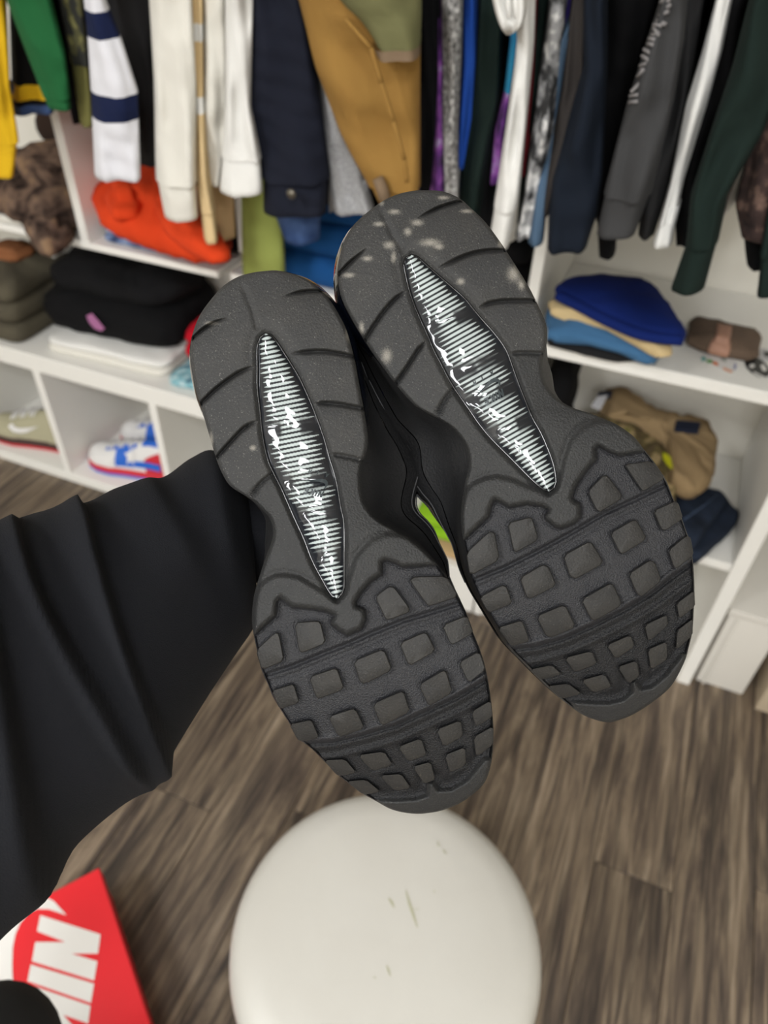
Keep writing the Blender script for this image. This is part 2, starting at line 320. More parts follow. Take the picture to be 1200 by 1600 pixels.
SHOES = {
 'L': dict(
  left=[(430,422),(400,425),(373,432),(350,446),(332,465),(312,493),(300,525),(297,550),(298,570),(305,606),(313,633),(322,663),(338,717),(350,745),(363,762),(392,780),(410,797),(420,808),(426,824),(426,840),(420,858),(412,880),(404,905),(397,930),(394,955),(394,975),(397,995),(402,1018),(408,1045),(419,1070),(426,1088),(438,1108),(452,1130),(467,1154),(487,1170),(507,1190),(527,1210),(545,1224),(565,1239),(588,1252),(610,1264),(633,1270),(655,1272)],
  right=[(430,422),(450,426),(470,432),(490,443),(513,466),(527,487),(541,515),(553,558),(562,605),(568,637),(573,667),(575,690),(572,708),(566,727),(564,750),(568,780),(580,802),(597,817),(620,830),(640,841),(660,857),(682,881),(698,904),(715,932),(728,956),(738,986),(748,1010),(756,1034),(762,1060),(766,1085),(769,1110),(771,1138),(770,1172),(765,1203),(753,1228),(722,1253),(688,1267),(655,1272)],
  window_l=[(414,521),(406,528),(402,543),(402,577),(402,606),(406,642),(410,680),(418,717),(428,740),(438,760),(448,783),(463,817),(475,843),(488,877),(503,905),(515,926),(526,936)],
  window_r=[(414,521),(423,523),(432,533),(445,553),(465,585),(476,607),(487,632),(497,658),(507,687),(515,717),(525,750),(533,795),(537,813),(538,847),(538,897),(537,922),(526,936)],
  grooves=[([(296,533),(320,513),(340,502),(361,496)],1),([(401,571),(378,580),(357,593),(333,612),(311,634)],0),([(405,657),(383,668),(363,688),(336,718)],0),([(427,739),(407,755),(389,781)],0),
           ([(438,465),(462,458),(482,455),(506,455)],1),([(452,553),(478,550),(503,549),(528,552),(556,558)],0),([(487,632),(507,630),(532,632),(548,635),(570,639)],0),([(514,709),(540,713),(569,720)],0)],
  ridge=[(373,436),(385,460),(395,485),(401,510)],
  wing_top=[(395,950),(399,928),(405,914),(415,904),(430,897),(447,896),(467,900),(488,912),(510,926),(526,938),(538,926),(544,905),(553,873),(563,860),(580,842),(600,832),(620,832),(640,839),(662,855),(690,880)],
  wing_low=[(690,882),(657,885),(628,886),(617,880),(602,875),(597,878),(597,897),(580,908),(565,925),(556,940),(557,947),(570,952),(572,967),(565,983),(542,993),(530,986),(517,976),(517,970),(522,962),(510,956),(487,952),(457,949),(447,942),(438,935),(433,940),(431,962),(413,978),(392,998)],
  g1=[(405,1058),(415,1055),(460,1040),(513,1018),(547,1005),(580,990),(630,970),(680,955),(730,939)], g2=[(465,1163),(475,1162),(520,1160),(570,1148),(620,1133),(663,1113),(713,1090),(770,1056)],
  lugs=[[(400,1016),(430,988),(436,990),(444,1033),(409,1047)],[(460,973),(497,970),(502,975),(509,1005),(473,1020),(467,1017)],[(586,933),(607,916),(616,917),(640,950),(639,957),(607,969),(602,967)],[(640,907),(647,901),(698,900),(717,932),(672,947),(667,945)],
   [(424,1079),(457,1069),(460,1072),(468,1098),(437,1108)],[(483,1058),(523,1044),(528,1047),(538,1077),(498,1092),(493,1088)],[(552,1033),(595,1015),(602,1018),(613,1047),(569,1069),(562,1065)],[(624,1005),(662,988),(668,990),(681,1017),(643,1039),(637,1037)],[(691,977),(730,961),(740,989),(708,1007),(703,1005)],
   [(452,1132),(483,1125),(488,1127),(499,1153),(467,1159)],[(513,1120),(552,1107),(558,1112),(570,1138),(533,1151),(527,1148)],[(582,1100),(627,1080),(632,1083),(641,1112),(600,1133),(594,1131)],[(654,1070),(693,1047),(698,1050),(707,1082),(673,1102),(668,1100)],[(717,1035),(749,1017),(759,1046),(735,1065),(730,1063)],
   [(506,1188),(539,1186),(557,1207),(537,1212),(526,1211)],[(559,1180),(600,1174),(614,1195),(582,1205)],[(622,1167),(658,1153),(667,1180),(638,1190)],[(682,1140),(720,1125),(724,1150),(693,1167)],[(737,1112),(767,1094),(770,1120),(743,1136)],
   [(541,1221),(572,1218),(595,1237),(568,1242)],[(593,1212),(627,1209),(642,1231),(617,1236)],[(645,1198),(673,1190),(680,1218),(663,1225)],[(695,1180),(727,1167),(728,1195),(703,1208)],[(740,1152),(771,1134),(771,1163),(744,1183)]],
  toe=[(585,1249),(592,1247),(622,1247),(650,1245),(665,1240),(667,1222),(678,1219),(686,1231),(705,1230),(727,1217),(755,1183),(775,1180),(775,1225),(725,1262),(655,1285),(600,1272)],
  q=.20, pitch=7.6, pinch=[(655,.22),(742,.3),(796,.25),(862,.2)], d=.388,
  waist=[('left',835,42,22),('right',752,58,42)], bulge=[('right',865,38,30),('right',770,60,26),('right',660,75,46)], logo=((492,765),193,31), fill=([480,560,620,650,700,750,790,830,860,890,915,940],[0,12,36,52,66,74,68,56,36,24,5,0])),
 'R': dict(
  left=[(653,297),(627,302),(600,313),(570,335),(550,355),(537,378),(530,405),(528,430),(530,452),(537,474),(555,508),(570,532),(585,555),(603,580),(618,600),(634,619),(652,636),(682,653),(706,669),(722,688),(730,706),(732,728),(727,752),(724,770),(721,790),(720,810),(722,833),(728,863),(733,895),(739,912),(748,932),(762,955),(778,982),(798,1014),(822,1038),(845,1062),(877,1092),(897,1108),(915,1119),(938,1127),(955,1129)],
  right=[(653,297),(675,297),(695,300),(718,310),(740,329),(760,349),(783,380),(800,406),(810,422),(827,450),(837,470),(847,490),(854,510),(855,530),(852,547),(848,562),(848,577),(852,597),(862,613),(875,626),(897,638),(920,645),(943,654),(965,664),(990,682),(1007,703),(1022,722),(1040,749),(1052,779),(1062,800),(1071,826),(1078,845),(1082,868),(1084,895),(1085,925),(1084,952),(1082,985),(1076,1012),(1069,1035),(1050,1070),(1025,1093),(988,1117),(955,1129)],
  window_l=[(643,398),(633,404),(631,412),(638,447),(645,470),(653,490),(668,523),(677,545),(690,570),(705,599),(719,620),(735,643),(748,662),(767,685),(799,717),(837,755),(857,768)],
  window_r=[(643,398),(653,402),(670,417),(687,432),(718,459),(727,467),(752,498),(770,518),(790,545),(800,570),(810,598),(822,628),(833,655),(846,678),(862,717),(868,742),(868,758),(857,768)],
  grooves=[([(526,432),(550,408),(577,385)],1),([(636,454),(620,465),(603,483),(585,508),(568,535)],0),([(667,532),(653,548),(637,573),(616,603)],0),([(708,608),(693,627),(681,655)],0),
           ([(651,342),(668,333),(693,322),(726,313)],1),([(681,421),(710,407),(735,397),(760,392),(794,391)],0),([(746,482),(768,473),(793,470),(840,470)],0),([(794,553),(820,551),(854,553)],0)],
  ridge=[(588,312),(603,345),(615,370),(630,393)],
  wing_top=[(718,800),(722,780),(728,764),(738,754),(757,745),(777,742),(800,747),(825,758),(845,765),(857,771),(868,764),(875,743),(880,718),(890,688),(905,668),(923,657),(943,654),(968,661),(992,680),(1014,703)],
  wing_low=[(1014,704),(983,710),(967,712),(953,707),(936,697),(931,701),(932,717),(913,740),(900,760),(894,777),(897,782),(907,787),(908,807),(898,818),(876,826),(867,823),(852,812),(851,806),(857,797),(847,791),(823,788),(795,793),(787,788),(773,781),(767,793),(764,807),(745,825),(717,852)],
  g1=[(728,912),(738,908),(787,888),(837,863),(885,837),(943,803),(993,780),(1050,753)], g2=[(790,1016),(800,1015),(838,1010),(880,998),(925,978),(975,953),(1017,928),(1050,902),(1092,872)],
  lugs=[[(728,864),(765,830),(773,832),(781,875),(734,900)],[(793,817),(827,808),(832,810),(842,843),(807,863),(802,860)],[(918,768),(942,743),(949,743),(975,777),(938,800),(932,797)],[(977,728),(980,725),(1018,720),(1040,747),(1007,767),(1003,767)],
   [(749,933),(785,914),(792,917),(801,943),(766,957),(760,953)],[(812,903),(848,882),(857,885),(870,915),(828,936),(822,932)],[(880,868),(918,847),(925,848),(944,880),(899,905),(890,900)],[(953,833),(988,813),(995,813),(1011,842),(973,866),(968,863)],[(1021,798),(1054,783),(1060,787),(1067,810),(1040,829),(1033,827)],
   [(777,981),(812,970),(817,972),(828,1002),(799,1010)],[(838,963),(878,946),(885,948),(900,980),(862,996),(853,994)],[(908,937),(952,912),(958,913),(973,945),(930,970),(923,967)],[(982,897),(1015,875),(1023,878),(1034,907),(1003,932),(995,928)],[(1044,860),(1072,837),(1079,840),(1084,867),(1058,888),(1053,887)],
   [(828,1046),(862,1039),(877,1053),(862,1058),(845,1062)],[(882,1028),(925,1017),(933,1037),(898,1051)],[(948,1008),(985,992),(992,1010),(962,1030)],[(1007,977),(1042,960),(1044,977),(1013,1003)],[(1057,943),(1085,922),(1086,948),(1061,967)],
   [(855,1072),(888,1068),(909,1084),(877,1092)],[(908,1063),(945,1053),(956,1073),(928,1083)],[(965,1042),(995,1032),(999,1057),(982,1068)],[(1012,1015),(1042,1002),(1043,1030),(1017,1047)],[(1058,985),(1083,966),(1082,993),(1056,1016)]],
  toe=[(890,1096),(897,1093),(930,1095),(952,1095),(972,1090),(984,1080),(984,1064),(993,1060),(1003,1073),(1017,1070),(1038,1053),(1063,1020),(1085,1018),(1070,1060),(1010,1125),(955,1140),(905,1128)],
  q=.56, pitch=8.4, pinch=[(502,.3),(588,.28),(640,.25),(700,.2)], d=.393,
  waist=[('left',708,52,40),('right',585,48,30)], bulge=[('left',745,45,16),('left',655,75,46)], logo=((770,616),150,35), fill=([460,540,600,650,700,750,790,830,850,880,910],[0,12,36,56,62,55,38,17,8,4,0])),
}

def edge_fn(pts):
    c = catmull(pts, 10); y = np.maximum.accumulate(c[:, 1]+np.arange(len(c))*1e-6); return lambda Y: np.interp(Y, y, c[:, 0])

def build_shoe(key, label):
    S = SHOES[key]; d0 = S['d']
    fl, fr = edge_fn(S['left']), edge_fn(S['right']); y0, y1 = S['left'][0][1], S['left'][-1][1]; H = y1-y0
    base = U((S['left'][0][0]+S['left'][-1][0])/2, (y0+y1)/2, d0+.05)
    t = empty('sneaker', base, label, 'sneaker', None)
    def macro(X, Y):
        "smooth shape of the sole: toe spring, bevelled heel, slight crown"
        v = (Y-y0)/H; a, b = fl(np.clip(Y, y0+2, y1-2)), fr(np.clip(Y, y0+2, y1-2)); u = np.clip((X-a)/(b-a+1e-6), 0, 1)*2-1
        return d0+.040*np.clip((v-.70)/.30, 0, 1)**2+.006*np.clip((.16-v)/.16, 0, 1)**2+.0026*u*u-.002*np.exp(-((v-.5)/.16)**2)
    wing = S['wing_top']+S['wing_low']; fore = S['wing_low']+[(0, S['wing_low'][-1][1]+40), (0, 1600), (1200, 1600), (1200, S['wing_low'][0][1]+10)]
    win = S['window_l']+S['window_r'][::-1][1:-1]
    def relief(X, Y):
        r = np.zeros(X.shape); sw, sf = poly_sd(X, Y, wing), poly_sd(X, Y, fore)
        r += .0026*sstep(-2, 8, sw)*(sf < 0)-.0006*np.exp(-((sw+3)/4)**2)*(sf < -6); r = np.where(sf > 0, -.0030*sstep(-.5, 2.0, sf), r)
        r -= .0012*np.exp(-((sf-1.5)/2.2)**2)*(sw > -14)
        sn = poly_sd(X, Y, win); r -= .0030*sstep(-9, 1, sn)+.0012*np.exp(-((sn+10)/9)**2)*sstep(S['window_l'][0][1]+130, S['window_l'][0][1]+20, Y)
        r -= .004*sstep(0, 3, sn)
        for pts, tip in S['grooves']:
            d, s, p = line_sd(X, Y, catmull(pts, 5)); inner = 1-p if abs(pts[0][0]-S['window_l'][5][0]) > abs(pts[-1][0]-S['window_l'][5][0]) else p
            k = sstep(0, .55 if tip else .3, inner)
            thin = .5 if pts is S['grooves'][3][0] or pts is S['grooves'][7][0] else 1.0
            r -= k*thin*(.0055*np.exp(-(s/(.9+1.5*k))**2)+.0016*np.exp(-np.abs(s)/12)*(s > 0)*np.clip(1.3-d/30, 0, 1))*(d < 40)
        d, s, p = line_sd(X, Y, S['ridge']); r -= .0012*np.exp(-(s/5)**2)*(d < 12)*sstep(0, .3, p)
        d, s, p = line_sd(X, Y, S['g1']); r -= .0030*np.exp(-(s/3.2)**2)+.0014*np.exp(-((s-12)/5)**2)
        d, s, p = line_sd(X, Y, S['g2']); r += .0018*np.exp(-((s+7)/4)**2); r -= .0026*np.exp(-((s-1)/3)**2)+.0014*np.exp(-((s-14)/6)**2)-.0012*np.exp(-((s-23)/4)**2)+.0008*sstep(5, 30, s)
        st = poly_sd(X, Y, S['toe']); r += .0048*sstep(-2, 9, st)-.0022*np.exp(-((st+9)/9)**2)
        for k_, pl in enumerate(S['lugs']):
            p_ = np.array(pl); x0_, y0_ = p_.min(0)-16; x1_, y1_ = p_.max(0)+16; m_ = (X > x0_) & (X < x1_) & (Y > y0_) & (Y < y1_)
            sd_ = poly_sd(X[m_], Y[m_], pl); r[m_] -= .0009*np.exp(-((sd_+.3)/1.3)**2)
        return r
    nr, nc = 430, 150
    s = np.linspace(0, 1, nr); s = .55*s+.45*(1-np.cos(np.pi*s))/2; ys = y0+.4+(H-.8)*s
    a, b = fl(ys), fr(ys); u = np.linspace(0, 1, nc); X = a[:, None]+(b-a)[:, None]*u; Y = np.repeat(ys[:, None], nc, 1)
    rel = relief(X, Y); ed = np.minimum(X-a[:, None], b[:, None]-X); ed = np.minimum(ed, np.minimum(Y-y0, y1-Y)*1.5)
    rel -= .0030*np.clip(1-ed/7, 0, 1)**2
    depth = macro(X, Y)-rel; V = U(X, Y, depth); fc = np.array(grid_faces(nr, nc))
    cyx, cyy = X.reshape(-1)[fc].mean(1), Y.reshape(-1)[fc].mean(1)
    infore = poly_sd(cyx, cyy, fore) > 0; intoe = poly_sd(cyx, cyy, S['toe']) > 1; inwing = (poly_sd(cyx, cyy, wing) > 0) & ~infore
    s1 = line_sd(cyx, cyy, S['g1'])[1]; s2 = line_sd(cyx, cyy, S['g2'])[1]
    # heel strips between the flex grooves, split left and right of the window
    cen = np.interp(cyy, [y0, S['window_l'][0][1], S['window_l'][-1][1], y1], [S['ridge'][0][0], S['window_l'][0][0], S['window_l'][-1][0], S['window_l'][-1][0]])
    side = cyx > cen
    reg = np.zeros(len(fc), int)
    def below(k):
        pts = S['grooves'][k][0]; p = sorted(pts); x = np.array([q[0] for q in p]); yy = np.array([q[1] for q in p]); return cyy > np.interp(cyx, x, yy)
    for k in (1, 2, 3): reg[(~side) & below(k)] = k
    reg[side] = 0
    for k in (5, 6, 7): reg[side & below(k)] = k
    reg[inwing] = 10; reg[infore & (s1 <= 4)] = 11; reg[infore & (s1 > 4) & (s2 <= 0)] = 12; reg[infore & (s2 > 0)] = 13; reg[intoe] = 14
    nm = {0: ('heel_strike_pad', RUBBER_DUSTY), 1: ('heel_pad', RUBBER_DUSTY), 2: ('heel_pad', RUBBER_DUSTY), 3: ('shank_pad', RUBBER), 5: ('heel_pad', RUBBER_DUSTY), 6: ('heel_pad', RUBBER_DUSTY), 7: ('shank_pad', RUBBER),
          10: ('wing_rim', RUBBER), 11: ('tread_panel', TREAD), 12: ('tread_panel', TREAD), 13: ('toe_tread_panel', TOETREAD), 14: ('toe_bumper', RUBBER)}
    flat = V.reshape(-1, 3); parts = {}
    # smooth normals across the split: shared vertex positions, custom normals from the whole sheet
    du = np.gradient(V, axis=1); dv = np.gradient(V, axis=0); nn = np.cross(du, dv); nn /= np.linalg.norm(nn, axis=2)[:, :, None]+1e-12
    if (nn[nr//2, nc//2] @ (C-V[nr//2, nc//2])) < 0: nn = -nn; fc = fc[:, ::-1]
    nn = nn.reshape(-1, 3)
    for k, (n_, m_) in nm.items():
        ff = fc[reg == k]
        if not len(ff): continue
        idx, inv = np.unique(ff, return_inverse=True)
        o = mesh(n_, flat[idx], inv.reshape(ff.shape), m_, t); o.data.normals_split_custom_set_from_vertices(nn[idx].tolist()); parts[k] = o
        if m_ is RUBBER_DUSTY:
            xx, yy = X.reshape(-1)[idx], Y.reshape(-1)[idx]; du_ = sum(np.exp(-((xx-a_)/c_)**2-((yy-b_)/e_)**2) for a_, b_, c_, e_ in DUST)
            at = o.data.attributes.new('dust', 'FLOAT', 'POINT'); at.data.foreach_set('value', np.clip(du_, 0, 1).astype(np.float32))
    # lugs
    for i, poly in enumerate(S['lugs']):
        P = np.array(poly, float); Q = np.roll(P, -1, 0); P = np.stack([.87*P+.13*Q, .13*P+.87*Q], 1).reshape(-1, 2)
        c = P.mean(0); low = i >= 14; h = .0034 if low else .0042; pk = 13 if low else (11 if i < 4 else 12)
        bx, by = [np.array([c[0]]), np.array([c[1]])]
        lev = -.0040 if low else -.0033
        rings = []
        for sc, hh in ((1.01, -.003), (1.0, h*.72), (.968, h*.94), (.93, h)):
            q = c+(P-c)*sc; rings.append(U(q[:, 0], q[:, 1], macro(q[:, 0], q[:, 1])-lev-hh))
        o = loft('lug', rings[::-1], LUG, parts[pk], cap0=True, sharp=38)
    # clear striped window
    wl, wr = edge_fn(S['window_l']), edge_fn(S['window_r']); wy0, wy1 = S['window_l'][0][1], S['window_l'][-1][1]
    n1, n2 = 460, 100; s = np.linspace(0, 1, n1); s = .6*s+.4*(1-np.cos(np.pi*s))/2; ys = wy0+(wy1-wy0)*s; ys[0] += .2; ys[-1] -= .2
    a, b = wl(ys), wr(ys); u = np.linspace(0, 1, n2); X = a[:, None]+(b-a)[:, None]*u; Y = np.repeat(ys[:, None], n2, 1); uu = np.abs(2*u-1)[None, :]
    pod = np.ones(X.shape); dark = np.zeros(X.shape)
    Q = Y+S['q']*(X-S['window_l'][0][0])*.6
    for py, am in S['pinch']:
        pod -= am*np.exp(-((Q-py-18)/13)**2); dark = np.maximum(dark, np.exp(-((Q-py-18)/13)**4)*sstep(.12, .4, uu+.25*np.sin(X*.09+py)))
    pw = np.stack([X, Y, X*0], -1)
    rip = wob(pw, .036, 3 if key == 'L' else 8)*.0005+wob(pw, .09, 5)*.0001
    dep = macro(X, Y)+.0034-(.0042*(1-uu**2.2)*pod+rip*(1-uu**4))
    V2 = U(X, Y, dep)
    q = (Y+S['q']*X)/S['pitch']; fr_ = np.abs((q % 1)-.5)*2
    ln = np.random.default_rng(4).uniform(.72, 1.0, 400)[np.floor(q).astype(int) % 400]
    duty = .66*np.clip(1-(uu/ln)**3.2, 0, 1)*np.clip(pod*1.1, .2, 1)
    wht = sstep(0, .16, duty-fr_)*(1-dark)
    colr = np.array(lin('#0d1016'))+(np.array(lin('#a4adac'))-np.array(lin('#0d1016')))*wht[..., None]
    wo = mesh('air_window', V2.reshape(-1, 3), np.array(grid_faces(n1, n2))[:, ::-1], FILM, t)
    ca = wo.data.color_attributes.new('print', 'FLOAT_COLOR', 'POINT'); ca.data.foreach_set('color', np.concatenate([colr.reshape(-1, 3), np.ones((n1*n2, 1))], 1).astype(np.float32).ravel())
    # rim of the window
    ring = np.array(win, float); ring = resample(catmull(ring, 5, True), 90); c = ring.mean(0)
    nrm = np.roll(ring, -1, 0)-np.roll(ring, 1, 0); nrm = np.stack([nrm[:, 1], -nrm[:, 0]], -1); nrm /= np.linalg.norm(nrm, axis=1)[:, None]
    if ((ring-c)*nrm).sum() < 0: nrm = -nrm
    rr = [U(*(ring+nrm*o_).T, macro(*(ring+nrm*o_).T)+dd) for o_, dd in ((-2.2, .0042), (-1.8, .0026), (0, .0020), (1.8, .0026), (2.2, .005))]
    loft('window_rim', rr, PATENT, t)
    # print inside the window: small swoosh and letters, upside down
    (lx, ly), ang, size = S['logo']; ca_, sa_ = math.cos(math.radians(ang)), math.sin(math.radians(ang)); vs, fs = [], []
    def put(poly, sx, sy, ox, oy):
        k = len(vs); pts = []
        for x, y in poly:
            gx, gy = ox+x*sx+.25*y*sy, oy+y*sy; X_, Y_ = lx+gx*ca_+gy*sa_, ly+gx*sa_-gy*ca_; pts.append((X_, Y_))
        p = np.array(pts); uu_ = np.clip((p[:, 0]-wl(p[:, 1]))/(wr(p[:, 1])-wl(p[:, 1])), 0, 1)*2-1
        for q_ in U(p[:, 0], p[:, 1], macro(p[:, 0], p[:, 1])+.0034-.0042*(1-np.abs(uu_)**2.2)-.0013): vs.append(q_)
        fs.append(tuple(range(k, k+len(pts))))
    for ch, ox in zip('NIKE', (-.5, -.2, -.06, .26)): put(LET[ch], size*.27, size*.34, ox*size, -size*.02)
    for ch, ox in zip('AIR', (-.55, 0, .35)): put(LET[ch], size*.18, size*.2, ox*size, -size*.95)
    put(SWOOSH, size*1.35, size*.55, -size*.65, -size*.62)
    mesh('logo_print', vs, fs, PRINT, t, False)
    # midsole and upper: closed outlines stepping back from the sole edge
    L_ = catmull(S['left'], 10); R_ = catmull(S['right'], 10)[::-1]; out = resample(np.vstack([L_, R_[1:-1]]), 300)
    for _ in range(3): out = .5*out+.25*(np.roll(out, 1, 0)+np.roll(out, -1, 0))
    nr_ = np.roll(out, -1, 0)-np.roll(out, 1, 0); nr_ = np.stack([nr_[:, 1], -nr_[:, 0]], -1); nr_ /= np.linalg.norm(nr_, axis=1)[:, None]
    if ((out-out.mean(0))*nr_).sum() < 0: nr_ = -nr_
    v = (out[:, 1]-y0)/H; mid = (fl(out[:, 1])+fr(out[:, 1]))/2; isr = out[:, 0] > mid
    d_edge = macro(*out.T)+.003; P0 = U(out[:, 0], out[:, 1], d_edge); N0 = nr_[:, :1]*RIGHT+nr_[:, 1:]*DOWN; pxm = d0/F
    bump = lambda lst: sum(am*np.exp(-((out[:, 1]-yc)/sg)**2)*(isr == (sd == 'right')) for sd, yc, sg, am in lst)
    wst, blg = bump(S['waist']), np.interp(out[:, 1], *S['fill'])*(isr == (key == 'L'))
    sgn = np.where(isr, 1., -1.); ax_ = np.array([S['left'][-1][0]-S['left'][0][0], H], float); ax_ /= np.linalg.norm(ax_); PERP = RIGHT*ax_[1]-DOWN*ax_[0]
    def ringat(dep, off, lat=0): return P0+N0*(np.asarray(off)*pxm)[:, None]+PERP*(sgn*np.asarray(lat)*pxm)[:, None]+FWD*np.broadcast_to(np.asarray(dep), (300,))[:, None]
    z = np.zeros(300); toe = sstep(.72, 1.0, v); mh = .030-.008*toe
    mid_r = [ringat(z, z-1.5), ringat(.006+z, z+1, wst*.25), ringat(.012+z, z+2, wst*.6), ringat(mh*.75, z+2, wst*.95), ringat(mh, z+1, wst+blg*.45)]
    loft('midsole', mid_r, MIDSOLE, t)
    hgt = np.interp(v, [0, .12, .35, .55, .75, .9, 1], [.088, .090, .080, .066, .044, .034, .030]); hw = np.interp(v, [0, .1, .35, .6, .8, 1], [14, 16, 24, 60, 95, 95])
    wv = lambda k: 1+.10*np.sin(v*38+k*1.7)
    stages = [(0.0, 1.0), (.22, 3.0), (.45, 2.0), (.68, -4), (.86, -12), (1.0, -20)]
    mats = [('lower_side_panel', SUEDE), ('glossy_side_panel', PATENT), ('middle_side_panel', SUEDE), ('upper_side_panel', PATENT), ('collar_panel', MESHBLK)]
    for k in range(5):
        (f0, o0), (f1, o1) = stages[k], stages[k+1]; rings = []; f0 = f0-.06 if k else f0
        for q_ in np.linspace(0, 1, 4):
            fr2 = f0+(f1-f0)*q_; w_ = (wv(k) if q_ < .01 and k else 1)*(1+.0*z)
            lift = fr2*wv(k if q_ < .5 else k+1) if 0 < fr2 < .99 else fr2+z
            inset = hw*np.clip(fr2, 0, 1)**2.4
            lat = wst*(1-.15*fr2)+blg*np.sin(np.pi*np.clip(fr2*.75+.15, 0, 1)); off = (o0+(o1-o0)*q_)-inset+(1.5 if q_ in (0, 1) else 2.4)*(k % 2 == 0)
            rings.append(ringat(mh+hgt*lift, off, lat))
        pnl = loft(mats[k][0], rings, mats[k][1], t)
        if k in (0, 1, 2): tube('stitching', rings[2][np.where((isr == (key == 'L')) & (v > .18) & (v < .75))[0]]*1.0, .0005, STITCH, pnl, 5)
    top = ringat(mh+hgt, -20-hw, wst*.85+blg*.31); ins = P0.mean(0)+FWD*.075
    ctr = top.mean(0)
    loft('foot_opening_lining', [top, top+(ctr-top)*.12-FWD*.004, top+(ctr-top)*.3-FWD*.02, top+(ctr-top)*.75-FWD*.035], MESHBLK, t, cap1=True)
    # heel air bubble along both sides
    sel = np.where(v < .335)[0]; br = int(np.argmax(np.diff(sel) > 1))+1 if (np.diff(sel) > 1).any() else 0; sel = np.r_[sel[br:], sel[:br]]
    fade = sstep(0, 14, np.minimum(np.arange(len(sel)), len(sel)-1-np.arange(len(sel))).astype(float)); rows = []
    for dep, off in ((.003, 1.5), (.006, 6), (.0105, 9.5), (.016, 10.5), (.0215, 9), (.026, 5), (.029, 1)): rows.append((P0+N0*((1+(off-1)*0+0*v)*pxm)[:, None])[sel]+N0[sel]*((off*fade-1)*pxm)[:, None]+FWD*dep)
    bb_ = np.array(rows); mesh('air_bubble', bb_.reshape(-1, 3), grid_faces(len(rows), len(sel)), BUBBLE, t)
    return t

LET = dict(N=[(0,0),(0,1),(.3,1),(.6,.42),(.6,1),(.9,1),(.9,0),(.6,0),(.3,.58),(.3,0)], I=[(0,0),(0,1),(.3,1),(.3,0)],
  K=[(0,0),(0,1),(.3,1),(.3,.62),(.58,1),(.95,1),(.55,.52),(.95,0),(.58,0),(.3,.42),(.3,0)],
  E=[(0,0),(0,1),(.75,1),(.75,.76),(.3,.76),(.3,.62),(.7,.62),(.7,.38),(.3,.38),(.3,.24),(.75,.24),(.75,0)],
  A=[(0,0),(.35,1),(.6,1),(.95,0),(.68,0),(.6,.25),(.36,.25),(.28,0)], R=[(0,0),(0,1),(.7,1),(.85,.85),(.85,.55),(.65,.45),(.9,0),(.6,0),(.4,.42),(.27,.42),(.27,0)])
SWOOSH = [(0,.45),(.06,.18),(.16,.02),(.3,0),(1,.62),(.36,.34),(.2,.34),(.1,.44),(.07,.62),(.08,.95),(.02,.7)]
build_shoe('L', 'left sneaker of the raised pair, dusty black sole with striped window, over the stool')
build_shoe('R', 'right sneaker of the raised pair, higher, with pale dust on its heel')

# ------------------------------------------------------------------ the person holding them: sleeve, hand, knee
SWEAT = M('black_jersey_knit', '#131418', .95, bump=(1400, .5), spec=.25)
TROUSER = M('black_trouser_cotton', '#0b0b0c', .95, bump=(700, .4))
SKIN = M('skin', '#b98a70', .5, bump=(300, .2))
person = empty('person', (-.55, .05, 0), 'person in black sweatshirt and trousers holding the sneakers up by one arm', 'person')
st = [  # top px, bottom px, depth, round
 ((392,790),(402,930),.485,.85),((372,742),(402,962),.482,.9),((335,704),(394,985),.476,.9),((298,716),(366,1026),.468,.9),((258,744),(330,1080),.456,.88),((220,752),(296,1134),.446,.86),((180,763),(262,1188),.436,.84),((140,783),(226,1222),.426,.82),((100,792),(180,1262),.416,.8),((60,800),(118,1318),.405,.78),((20,812),(40,1402),.394,.76),((-40,826),(-45,1500),.38,.74),((-130,850),(-150,1600),.36,.72),((-260,900),(-320,1700),.335,.7)]
A = np.array([(*a, *b, d, r) for a, b, d, r in st]); tt = np.linspace(0, len(st)-1, 110)
cm = catmull(A, 12); A = np.stack([np.interp(tt*12, np.arange(len(cm)), cm[:, k]) for k in range(6)], -1)
th = np.linspace(0, 2*np.pi, 96, endpoint=False); rings = []
folds = [(6.75, .78, .021, .16, 1.1, -1.6, 1.3), (8.35, 1.75, .019, .2, .9, -.9, 1.3), (10.3, .9, .019, .22, .8, -1.3, 1.4), (3.7, .9, .009, .5, 1.3, -.2, 1.5), (2.2, -.5, .004, .5, .8, -.5, 1.2), (12.2, .4, .012, .25, .8, -1.5, 1.5)]   # station, skew, height, drop, roll, reach
for i, (ax, ay, bx, by, d, r) in enumerate(A):
    a, b = U(ax, ay, d), U(bx, by, d); c = (a+b)/2; w = (a-b)/2; rad = np.linalg.norm(w); wu = w/rad
    fwd = (c-C)/np.linalg.norm(c-C); fwd = fwd-wu*(fwd@wu); fwd /= np.linalg.norm(fwd)
    p = c+wu*(np.cos(th)*rad)[:, None]-fwd*(np.sin(th)*rad*r)[:, None]
    out = wu*np.cos(th)[:, None]-fwd*np.sin(th)[:, None]; disp = np.zeros(96)
    face = np.clip(np.sin(th), 0, 1)**.6
    for s0, sk, hgt, sh, ln, lo, hi in folds:
        x = tt[i]-s0-sk*np.cos(th)+.10*np.sin(th*3+s0); disp += hgt*np.where(x > 0, np.exp(-(x/ln)**1.5), np.exp(-(x/sh)**2))*face*(.25+.75*sstep(lo, lo+.5, np.cos(th))*sstep(hi, hi-.3, np.cos(th)))
    p = p+out*(disp-.006*face*(len(folds) > 0))[:, None]+out*((wob(p, 28, 2)*.0022+wob(p, 11, 6)*.004)*face)[:, None]
    rings.append(p)
sl = loft('sweatshirt_sleeve', rings, SWEAT, person, cap0=False, cap1=True); sl['label'] = 'bunched black knit sleeve'
